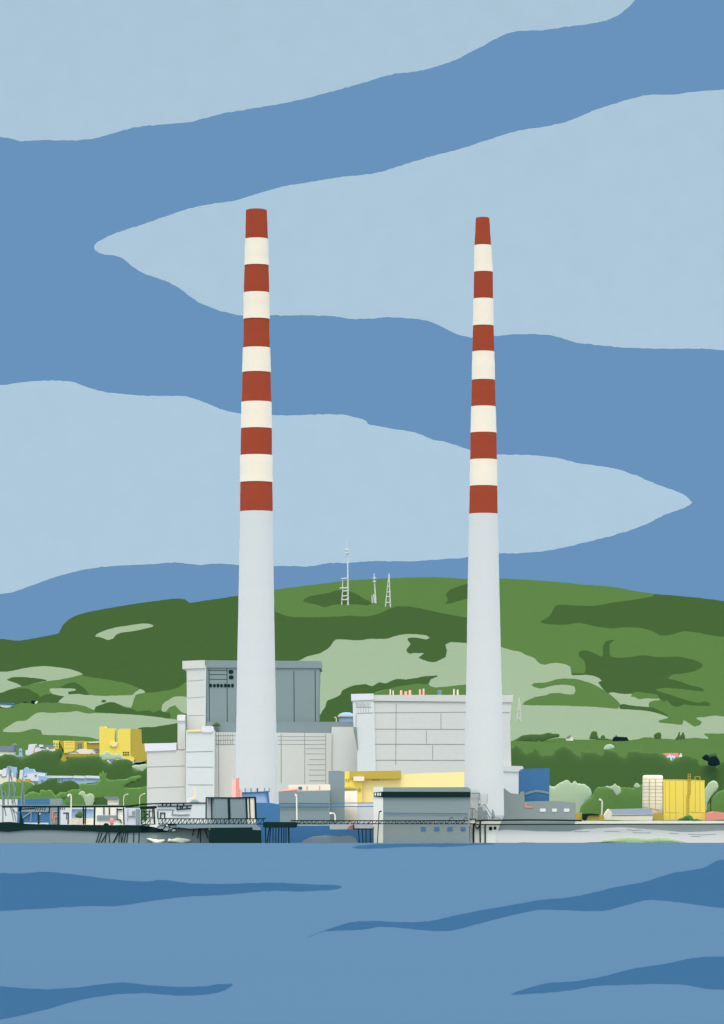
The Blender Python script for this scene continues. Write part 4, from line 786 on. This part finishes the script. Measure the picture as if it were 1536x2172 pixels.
tree('shrub', 'pale green two lobed shrub beside the dark bush and grey roofed cottage', 'shrub', [(166,1685),(170,1680),(174,1678),(179,1679),(183,1686),(190,1683),(196,1684),(200,1689),(200,1699),(197,1709),(194,1722),(183,1722),(181,1704),(176,1692),(171,1687)], 1490, 1.2, 'pale_green', trunk=1)
tree('bush', 'small dark green bush directly left of the grey roofed cottage', 'bush', [(197,1712),(199,1697),(203,1690.5),(210,1689),(220,1690),(230,1693),(233,1722),(198,1722)], 1492, 1.3, 'dark_green')
for pts, lab in (([(128,1686),(134,1690),(141,1688),(145,1685),(140,1691),(135,1696)], 'small dark green leafy sprig left of the tall cream lamp'), ([(142,1708),(142,1701),(147,1705),(149,1709)], 'tiny dark green sprig at the foot of the tall cream lamp')):
    tree('sprig', lab, 'shrub', pts, 1500, .4, 'dark_green', step=2, jit=.3)
tree('shrub', 'pale green ragged shrub at the foot of the yellow tower block', 'shrub', [(211,1602),(221,1598),(224,1594),(227,1594.5),(231,1593),(233,1597),(240,1600),(252,1598),(258,1602),(262,1606),(268,1611),(258,1612),(250,1610),(237,1612),(227,1612),(221,1613.5)], 1660, 1.4, 'pale_green', step=2.5)
tree('shrub', 'pale green low shrub between the navy roof and boiler house', 'shrub', [(280,1625),(286,1623),(296,1622),(310,1620.5),(313,1626),(307,1633),(301,1636.5),(293,1634),(284,1631)], 1660, 1.2, 'pale_green', step=2.5)
# right
wood('dark green belt of trees behind the cream tank and yellow warehouse', [(1060,1586),(1086,1583),(1095,1580),(1105,1583),(1110,1591),(1116,1597),(1124,1592),(1129,1591),(1131,1587),(1135,1587),(1138,1590),(1141,1593),(1143,1591),(1147,1599),(1156,1600),(1174,1598),(1179,1588),(1189,1582),(1198,1581),(1208,1584),(1218,1596),(1231,1604),(1234,1596),(1250,1594),(1266,1597),(1279,1599),(1281,1591),(1295,1589),(1305,1591),(1314,1599),(1324,1605),(1331,1602),(1334,1594),(1353,1591),(1363,1596),(1395,1596),(1405,1599),(1424,1612),(1444,1604),(1460,1600),(1470,1605),(1479,1608),(1483,1620),(1502,1622.5),(1524,1624),(1536,1613),(1700,1608),(2100,1600),(2120,1745),(1060,1745)], 1720, 1, 'dark_green')
tree('tree', 'large pale green tree beside the blue hall', 'tree', [(1160,1700),(1165,1666),(1172,1668.5),(1177,1668),(1185,1662),(1194,1658),(1199,1656),(1203.5,1653.5),(1208,1658),(1212,1662),(1216,1660),(1220,1656),(1224,1661),(1240,1664),(1251,1672),(1255,1680),(1253,1692),(1243,1702),(1238,1712),(1236,1735),(1200,1738),(1160,1735)], 1560, 3.5, 'pale_green', trunk=1)
tree('tree', 'wide mid green tree behind the white cottage and cream tank', 'tree', [(1231,1738),(1231,1714),(1238,1703),(1250,1694),(1256,1689),(1262,1676),(1270,1668),(1276,1670),(1284,1668),(1300,1670),(1330,1670),(1345,1671),(1360,1664),(1410,1664),(1418,1700),(1412,1738)], 1535, 3, 'mid_green', trunk=1)
tree('tree', 'mid green tree right of the yellow warehouse above the pink shed', 'tree', [(1490,1738),(1498,1715),(1508,1698),(1516,1686),(1524,1679),(1536,1675),(1580,1664),(1640,1668),(1660,1700),(1650,1738)], 1535, 3, 'mid_green', trunk=1)
tree('tree', 'pale green club shaped tree right of the yellow warehouse', 'tree', [(1494,1722),(1494,1680),(1499,1667),(1506,1658.5),(1515,1656),(1522,1661),(1524,1670),(1519,1678),(1512,1685),(1506,1694),(1500,1706),(1498,1722)], 1522, 1.6, 'pale_green', trunk=1)
tree('shrub', 'pale green jagged shrub in front of the wide mid green tree', 'shrub', [(1284,1669),(1288,1667),(1294,1668),(1300,1666),(1304.5,1662),(1309,1666.5),(1315,1669),(1317.5,1680),(1309.5,1687.5),(1303.5,1682),(1300.5,1677),(1292,1673)], 1526, 1, 'pale_green', step=2, jit=.5)
tree('shrub', 'pale green small tufted shrub left of the cream tank', 'shrub', [(1344,1669),(1347,1663),(1351,1660),(1355.5,1664),(1357,1670),(1350,1671.5)], 1526, .8, 'pale_green', step=2, jit=.4)
def on(x, row): return Dg(x, row)
HB = 'hedgerow trees on the slope'
for name, lab, cat, pts, row, T, m, tr in (
 ('hedge', 'dark green long hedge on the slope right of the turbine hall', 'hedge', [(1093,1574),(1098,1567),(1105,1561),(1125,1557.5),(1150,1557.5),(1163,1554),(1174,1556),(1186,1557),(1186,1563),(1178,1564.5),(1168,1567),(1155,1571),(1148,1571.5),(1142,1570),(1133,1575),(1124,1571),(1117,1572)], 1573, 3, 'dark_green', None),
 ('tree', 'dark green domed tree between the small white house and navy house', 'tree', [(1250.5,1567),(1252,1560),(1255,1553),(1261,1550.5),(1266,1553),(1267.5,1560),(1269,1567)], 1568, 2, 'dark_green', 1),
 ('tree', 'dark green smallest round tree close to the navy house', 'tree', [(1274.5,1567),(1275,1562),(1279,1559),(1283,1561),(1283,1567)], 1568, 1, 'dark_green', 1),
 ('hedge', 'dark green low hedge between the domed tree and navy house', 'hedge', [(1262,1570),(1268,1565.5),(1275,1566),(1285,1566),(1296,1569),(1285,1570.5)], 1569.5, 1, 'dark_green', None),
 ('tree', 'dark green blocky tree standing alone right of the navy house', 'tree', [(1387.5,1563),(1387.5,1558),(1391,1555.5),(1396,1553),(1401,1554),(1402.8,1560),(1401,1566),(1390,1567)], 1567, 1.5, 'dark_green', 1),
 ('tree', 'dark green twin pointed conifers on the pale field edge', 'tree', [(1433,1569),(1437,1561),(1440,1553),(1443,1552.5),(1442,1561),(1446,1557),(1449,1552.5),(1451,1555),(1452,1568)], 1568.5, 1.2, 'dark_green', 1),
 ('bush', 'pale green rounded bush below the navy house', 'bush', [(1281,1590),(1283,1583),(1290,1578.5),(1297,1579),(1303.5,1583.5),(1301,1588),(1292,1590)], 1590, 2, 'pale_green', None),
 ('tree', 'nearly black clumped tree right of the pink roofed house', 'tree', [(1489,1608),(1493,1603),(1498,1600),(1503,1603),(1504,1607),(1510,1604.5),(1517,1603.5),(1523,1608),(1527.5,1617),(1525,1623),(1515,1625),(1504,1623.5),(1501,1619),(1502,1615),(1495,1612.5)], 1624, 2.2, 'navy', 1),
 ('bush', 'dark green bush peeping out behind the nearly black tree', 'bush', [(1498,1603),(1504,1599.5),(1514,1597),(1519.5,1597.5),(1520.5,1606),(1510,1608)], 1612, 1.4, 'dark_green', None)):
    D = on(sum(p[0] for p in pts) / len(pts), row)
    if row > 1611: D = 1715.5 if m == 'navy' else 1716.5
    tree(name, lab, cat, pts, D, T, m, tr, HB if cat == 'tree' else None, step=2, jit=.6)

# ------------------------------------------------------------------ houses on the slopes
D = on(1208, 1571)
t = thing('cottage', 'tiny white cottage with grey roof on the pale right slope', 'cottage', 1208, 1571, D)
part(t, 'cottage_wall', B().poly([(1201.5,1565),(1207,1565.5),(1212,1560.5),(1215.8,1567),(1215.8,1571),(1201.5,1571)], D, 6, 'cream')); part(t, 'roof', B().poly([(1201,1565),(1206,1560.5),(1210,1559.5),(1212,1560.3),(1207.5,1565.8)], D - .4, 6, 'slate'))
D = on(1317, 1572)
t = thing('farmhouse', 'nearly black low farmhouse with a chimney on the right slope', 'farmhouse', 1317, 1572, D)
part(t, 'roof', B().poly([(1300,1570),(1304,1562.5),(1305.5,1563),(1306.5,1562.3),(1330,1563.5),(1334,1570.5)], D, 9, 'navy')); part(t, 'farm_wall', B().box(1301.5, 1570.3, 1333, 1572, D + .4, 8, 'navy')); part(t, 'chimney_stack', B().poly([(1306,1562.5),(1306,1559.5),(1308.2,1560),(1308.4,1563)], D + 2, 1.5, 'navy'))
D = 1700
t = thing('villa', 'pale villa with a wide pink roof among the dark trees', 'villa', 1426, 1615, D)
part(t, 'roof', B().poly([(1404.5,1598),(1410,1597.3),(1439,1597.2),(1440,1600),(1440,1605.5),(1434,1606.5),(1420,1606),(1413,1603.5)], D - 9, 4, 'pink'))
part(t, 'gable_wall', B().poly([(1412,1604.8),(1417.5,1604.5),(1420,1599.8),(1424,1605),(1427,1602.8),(1429,1605),(1431,1602.5),(1433,1605.5),(1430,1609.5),(1425,1613.7),(1420,1609)], D - 9.6, 1, 'cap_white'))
for x, y in ((1420, 1607.8), (1427, 1609.2)): part(t, 'window', B().poly(rrect(x - 1.4, y - 1.6, x + 1.4, y + 1.6, .8), D - 9.8, .3, 'deep_blue'))
one('white_gable', 'small white pointed outhouse beside the pink roofed villa', 'outhouse', B().poly([(1440.6,1605.5),(1443,1599),(1445,1597.5),(1447.2,1602),(1447,1605),(1441.5,1606)], D - 9, 2, 'mist_white'))
# left slope
D = on(14, 1501)
t = thing('barn', 'white barn with a blue roof at the left edge of the slope', 'barn', 14, 1500, D)
part(t, 'roof', B().poly([(-6,1491),(26,1490.8),(29,1494),(24,1495.6),(-6,1494.5)], D - .5, 14, 'deep_blue')); part(t, 'barn_wall', B().poly([(-2,1494.6),(24,1495.7),(27,1495),(22,1499.5),(14,1501),(3,1499.3)], D, 12, 'mist_white'))
D = on(54, 1491)
one('byre', 'thin black low byre right of the blue roofed barn', 'byre', B().poly([(49,1489.5),(52,1488.5),(56,1488.8),(60,1490),(57,1491.8),(51,1491.5)], D, 6, 'navy'))
D = on(72, 1493)
t = thing('hut', 'black square hut with a white lean-to on the left slope', 'hut', 72, 1493, D)
part(t, 'hut_wall', B().poly([(66,1486),(74,1486),(76.5,1488.5),(73,1492),(66.5,1491.5)], D, 8, 'navy')); part(t, 'lean_to', B().poly([(73.5,1491),(77.5,1486.8),(80,1488.8),(76,1493)], D - .6, 6, 'mist_white'))

# ------------------------------------------------------------------ upper left town
D = 1900
t = thing('terrace_house', 'cream terrace with a long grey roof at the left picture edge', 'house', 10, 1604, D)
part(t, 'roof', B().poly([(-60,1583),(24,1582.5),(25,1578.5),(29,1577),(31,1578.5),(29,1594),(-60,1592)], D - .5, 12, 'slate')); part(t, 'house_wall', B().poly([(-60,1592.3),(28.5,1594.3),(28.5,1612),(-60,1612)], D, 12, 'cream'))
D = 1880
t = thing('monument', 'small light blue pillar on a grey mound beside the cream terrace', 'monument', 42, 1609, D)
part(t, 'pillar', B().poly([(40,1589),(43,1587.3),(46,1589),(46.5,1601),(48,1605),(44,1610),(39.5,1608),(40.5,1600)], D, 3, 'light_blue')); part(t, 'mound', B().blob([(30,1603),(36,1602),(44,1602.5),(46,1606),(43,1609.5),(37,1609.5),(33,1607)], D - 2, 1.2, 'slate', step=2, jit=.3)); part(t, 'pillar_band', B().box(41.5, 1592.5, 45, 1594, D - .2, .3, 'deep_blue'))
D = 1890
t = thing('white_house', 'pale lavender house with a pink downpipe left of the yellow flats', 'house', 64, 1602, D)
part(t, 'house_wall', B().poly([(54,1592),(59.5,1590),(61,1579),(75.5,1578),(77,1584),(73,1602),(58,1603),(54,1600)], D, 8, 'cap_white'))
part(t, 'downpipe', B().line([(72,1598),(73,1590),(76,1584.6),(82,1584)], D - .2, 2.2, 'pink'))
t = thing('bungalow', 'cream and lavender bungalow under a grey roof beside the yellow flats', 'bungalow', 95, 1597, D - 4)
part(t, 'roof', B().poly([(75,1580),(91,1580),(113,1581),(113,1589),(75,1588)], D - 3, 8, 'slate')); part(t, 'bungalow_wall', B().poly([(74,1588),(84,1586),(96,1590),(114,1588),(118,1593),(113,1599),(74,1604)], D - 4, 6, 'cream'))
part(t, 'dormer', B().box(83, 1579.5, 91.5, 1584.5, D - 4.5, 1.2, 'mist_white')); part(t, 'dormer', B().poly(rrect(98, 1585, 103, 1591, 1.5), D - 4.5, 1, 'mist_white')); part(t, 'side_wall', B().poly([(76,1586),(84,1585),(88,1596),(76,1602)], D - 4.4, .6, 'cap_white'))
D = 1870
t = thing('apartment_block', 'long yellow apartment block with ochre-tinted shaded faces left of the yellow tower', 'apartment block', 160, 1614, D)
part(t, 'yellow_wing', B().poly([(112.5,1570.5),(125,1570.5),(124.5,1588),(114,1588.5)], D - .6, 8, 'yellow')); part(t, 'shade_tinted_wing', B().poly([(125.2,1571.5),(136,1571.5),(135,1600),(128,1614),(141,1614),(141,1605),(213,1605),(213,1598),(138,1598)], D, 8, 'ochre'))  # ochre faces paint the shaded sides of the yellow block
b = B().poly([(135.3,1571.5),(159,1571.8),(158,1592),(146,1597),(136,1597)], D - .5, 8, 'yellow')
for y in (1574.5,1579.8,1586.5): b.line([(138,1575.5 if y < 1575 else y),(156,y)], D - .5, .8, 'ochre')
part(t, 'yellow_wing', b); part(t, 'shade_tinted_wing', B().poly([(159.3,1571.5),(177.5,1571.5),(177.5,1590),(158.3,1592)], D - .3, 8, 'ochre')); part(t, 'yellow_wing', B().poly([(177.7,1572.5),(184,1573),(184.5,1588),(177.7,1590)], D - .5, 8, 'yellow'))
part(t, 'shade_tinted_wing', B().poly([(184.7,1574.5),(211,1576),(211,1589),(184.7,1588)], D - .2, 8, 'ochre')); part(t, 'roof_edge', B().poly([(184,1573),(195,1573),(211,1572),(211,1575.5),(190,1576)], D - .7, 2, 'cream'))
for x, y in ((115.4,1577),(121,1578),(115.6,1583.5),(121.2,1583.4)): part(t, 'window', B().poly(rrect(x - 1.5, y - 1.8, x + 1.5, y + 1.8, .7), D - .8, .3, 'slate'))
for x in (166.5, 171.5):
    for y in (1577.3, 1582, 1586.7): part(t, 'window', B().poly(rrect(x - 2, y - 1.7, x + 2, y + 1.7, .7), D - .6, .3, 'slate'))
D = 1855
t = thing('glasshouse', 'low cream glasshouse with a dark outlined end below the yellow flats', 'glasshouse', 180, 1599, D)
part(t, 'glasshouse_wall', B().poly([(145,1595),(158,1594),(168,1589),(178,1588),(195,1589.5),(196,1597),(190,1599),(145,1599)], D, 5, 'cream')); part(t, 'frame', B().line([(145,1598.5),(145.5,1595.4),(158,1594.8),(163,1594),(166.5,1598)], D - .2, 1.2, 'slate'))
part(t, 'end_house', B().poly([(196.2,1590),(205,1588),(211.5,1586.5),(211.5,1599),(196.2,1599)], D - .2, 5, 'cap_white')); part(t, 'roof', B().poly([(198,1589.8),(203,1587.6),(211.5,1587.2),(211.5,1592.5),(204,1593.5)], D - .6, 2, 'slate')); part(t, 'skylight', B().line([(203,1596.3),(211,1595.2)], D - .5, 1.4, 'slate'))
D = 1850
t = thing('tower_block', 'bright yellow twin tower block joined at the foot, with one side tinted ochre as shade', 'tower block', 258, 1616, D)
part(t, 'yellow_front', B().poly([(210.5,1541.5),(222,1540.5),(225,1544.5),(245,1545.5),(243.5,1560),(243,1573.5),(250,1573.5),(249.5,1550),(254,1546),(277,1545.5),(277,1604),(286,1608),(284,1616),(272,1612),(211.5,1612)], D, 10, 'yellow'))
part(t, 'shade_tinted_side', B().poly([(277.2,1545.5),(297.5,1546.5),(298.5,1577),(309,1578),(313,1612),(300,1617),(286.5,1615),(286.5,1608),(277.2,1604)], D + .4, 11, 'ochre'))  # side turned from the light: its shade is painted in ochre
part(t, 'entrance_porch', B().poly([(233,1575.5),(243,1574),(250,1573.8),(250.3,1577),(247,1583.5),(240,1584),(234,1582)], D - .6, 1.5, 'pale_yellow'))
for i in range(4):
    for y in (1596, 1601): part(t, 'window', B().poly(rrect(261.2 + i * 3.5, y - 1.6, 263.4 + i * 3.5, y + 1.6, .6), D - .2, .3, 'tar'))
D = 1640
t = thing('garage', 'small white gabled garage with grey roof below the yellow tower', 'garage', 233, 1621, D)
part(t, 'gable_wall', B().poly([(226.5,1613.5),(230,1611),(237,1620.5),(233,1618.5)], D, 4, 'cream')); part(t, 'roof', B().poly([(230.3,1611),(240,1609.5),(245,1611),(238,1616),(237.5,1620.5)], D - .2, 5, 'slate'))
D = 1645
t = thing('pavilion', 'low navy roofed pavilion at the foot of the shade-tinted tower side', 'pavilion', 296, 1622, D)
part(t, 'roof', B().poly([(282.5,1621),(288,1617.5),(295,1617),(307,1615),(309,1619.5),(301,1621),(290,1621.8)], D, 4, 'navy')); part(t, 'clerestory', B().poly([(281,1616.5),(284,1615.8),(306,1615),(295,1616.8),(287,1617.3),(282,1620.5)], D - .3, 3, 'light_blue'))

# ------------------------------------------------------------------ lower left town
D = 1600
t = thing('long_terrace', 'long light blue terrace with a pale roof behind the dark bush', 'terrace', 160, 1664, D)
part(t, 'terrace_wall', B().poly([(88,1650),(100,1646.5),(212,1650.5),(211,1657),(200,1660),(188,1661),(176,1663),(160,1675),(80,1675),(78,1665)], D, 7, 'light_blue'))
for x0, x1 in ((96,154),(156.5,179.5),(181.5,211.5)): part(t, 'roof', B().poly([(x0,1645),(x1,1645.8),(x1,1651.5 if x0 > 100 else 1650),(x0 + 6 if x0 < 100 else x0,1650.5)], D - .5, 7, 'cap_white'))
for x in (125.5, 132): part(t, 'window', B().poly(rrect(x - 2, 1653, x + 2, 1659, 1), D - .2, .3, 'slate'))
D = 1592
t = thing('stepped_house', 'light blue and lavender stepped house with a tall white end wall', 'house', 70, 1664, D)
part(t, 'end_wall', B().poly([(42.5,1633),(49,1633),(48,1646),(45,1657),(40,1657)], D - .4, 6, 'cap_white')); part(t, 'upper_wall', B().poly([(49,1634),(52,1629),(56,1627.3),(60,1630.5),(70,1631),(74,1637),(97,1640),(97,1645),(49,1650)], D + .6, 6, 'light_blue'))
part(t, 'lower_wall', B().poly([(45,1649),(57,1641),(96,1640.5),(96,1647),(94,1657),(80,1663),(66,1657),(45,1657)], D, 6, 'cap_white')); part(t, 'side_wing', B().poly([(82,1645),(96,1647),(104,1650),(95,1657),(86,1663),(78,1664),(82,1655)], D - .3, 5, 'light_blue'))
part(t, 'porch_roof', B().poly([(66,1656.5),(80,1656.5),(81,1662),(76,1663.5)], D - .6, 3, 'slate')); part(t, 'window', B().box(74, 1643, 78, 1647, D - .2, .3, 'slate')); part(t, 'window', B().box(87.5, 1654, 92, 1658, D - .5, .3, 'slate'))
part(t, 'wall_line', B().line([(50,1646.5),(56,1646.5),(56.5,1642)], D - .2, 1, 'slate')); part(t, 'stair_arch', B().line([(65,1659.5),(69,1661),(72.5,1664.5)], D - .8, 2.6, 'cream'))
D = 1590
t = thing('white_houses', 'cluster house of cream and light blue walls behind the tall grey crane', 'house', 15, 1664, D)
part(t, 'blue_wall', B().poly([(14,1628),(17,1624.5),(22,1626),(33.5,1627),(34.5,1640),(33,1652),(14,1650)], D + .5, 6, 'light_blue')); part(t, 'pale_wall', B().poly([(-50,1633),(5,1633),(8,1630),(14,1629.5),(14,1646),(-50,1650)], D, 6, 'cap_white'))
part(t, 'cream_wall', B().poly([(-50,1640),(4,1637),(5,1647),(13,1646),(16,1642),(34,1651),(34,1658),(8,1659),(5,1665),(-50,1668)], D - .4, 5, 'cream')); part(t, 'cream_gable', B().poly([(23,1637.5),(27.5,1640),(27.5,1648),(25,1650),(22,1647)], D - .6, 1, 'cream'))
part(t, 'window_line', B().line([(3,1647.5),(13,1646.5),(13.5,1642)], D - .6, 1.1, 'slate')); part(t, 'window', B().poly(rrect(.5, 1641.5, 3.5, 1645.5, 1), D - .6, .3, 'slate'))
for x0, x1, lab in ((36.3, 45.2, 'small gold garden shed beside the slim upright crane, left one'), (51.5, 65.5, 'gold garden shed below the stepped light blue house, wider one')):
    one('garden_shed', lab, 'garden shed', B().poly(rrect(x0, 1652, x1, 1658, 2), 1586, 2, 'gold'), 'gold sheds below the town')
D = 1440
t = thing('cottage', 'cream cottage with a wide grey roof above the gantry', 'cottage', 239, 1712, D)
part(t, 'cottage_wall', B().poly([(228.5,1696),(250.5,1695),(251,1725),(228.5,1725)], D, 5, 'cream')); part(t, 'roof', B().poly([(220,1690),(248,1689.5),(250.5,1695.5),(227.5,1696.5)], D - .5, 6, 'slate')); part(t, 'window', B().box(240.5, 1697.5, 248.5, 1701, D - .15, .3, 'lavender'))

# ------------------------------------------------------------------ masts on the hill
D = on(733, 1283)
t = thing('radio_mast', 'tallest white radio mast with ladder frame and two ring platforms', 'radio mast', 735, 1284, D, 'white radio masts on the hill')
part(t, 'pole', B().tube([(738.3,1284),(738,1235),(737.6,1176)], D, 3.6, 'wall_grey', 8, 2.8)); part(t, 'spire', B().tube([(737,1176),(736.4,1160),(736,1144)], D, 1.8, 'wall_grey', 6, .8))
for y, r in ((1166.5, 4.2), (1173, 4.4)): part(t, 'ring_platform', B().lathe([(736.3,y - 1.5,r * .8),(736.3,y - .8,r),(736.3,y + 1,r),(736.3,y + 1.6,r * .8)], D, 'wall_grey', 16))
part(t, 'side_leg', B().tube([(724.8,1283.5),(726.6,1255),(727,1229)], D, 2.2, 'wall_grey', 6, 1.8))
for x0, x1, y in ((723.5,738,1227),(720.5,738,1247.3),(727,738,1253.5),(727,738,1264),(724.5,738,1272)): part(t, 'cross_arm', B().tube([(x0, y + .5), (x1, y - .5)], D - 1, 2.4, 'wall_grey', 6))
D = on(794, 1280)
t = thing('radio_mast', 'short leaning white mast with two rings beside two stub posts', 'radio mast', 796, 1280, D, 'white radio masts on the hill')
part(t, 'pole', B().tube([(797.3,1280),(795.5,1252),(794,1228),(793.6,1216.5)], D, 3.2, 'wall_grey', 8, 2)); 
for y, r in ((1226.6, 4), (1233.6, 3.8)): part(t, 'ring_platform', B().lathe([(794.3,y - 1.3,r * .8),(794.3,y - .6,r),(794.3,y + .8,r),(794.3,y + 1.3,r * .8)], D, 'wall_grey', 16))
one('stub_post', 'hooked white stub post left of the short leaning mast', 'post', B().tube([(789.8,1279.5),(789.3,1266),(788.2,1263)], D, 2.2, 'wall_grey', 6), 'white stub posts by the mast'); one('stub_post', 'white stub post between the hooked post and leaning mast', 'post', B().tube([(794.3,1279),(793,1263),(791.5,1260.5)], D, 2.4, 'wall_grey', 6), 'white stub posts by the mast')
def pylon(label, top, bl, br, rungs, D, w, grp=None):
    t = thing('lattice_mast', label, 'lattice mast', (bl[0] + br[0]) / 2, bl[1], D, grp)
    part(t, 'leg', B().tube([bl, (top[0] - .4, top[1] + 6), top], D, w, 'wall_grey', 6, w * .7)); part(t, 'leg', B().tube([br, (top[0] + .8, top[1] + 6), (top[0] + .3, top[1])], D, w * 1.3, 'wall_grey', 6, w * .8))
    for y in rungs:
        k = (y - top[1]) / (bl[1] - top[1]); part(t, 'rung', B().tube([(top[0] + (bl[0] - top[0]) * k, y), (top[0] + (br[0] - top[0]) * k, y - .4)], D - .6, w * .95, 'wall_grey', 6))
pylon('white ladder mast, rightmost on the hill top between the chimneys', (825,1216), (817.6,1287), (828.3,1288), (1234,1244,1256,1266,1278), on(823, 1288), 2.0, 'white lattice masts')
pylon('thin white lattice mast on the pale field right of the turbine hall', (1101.5,1480), (1095.8,1530), (1105.2,1530), (1504,1523.5), on(1100, 1531), 1.35, 'white lattice masts')
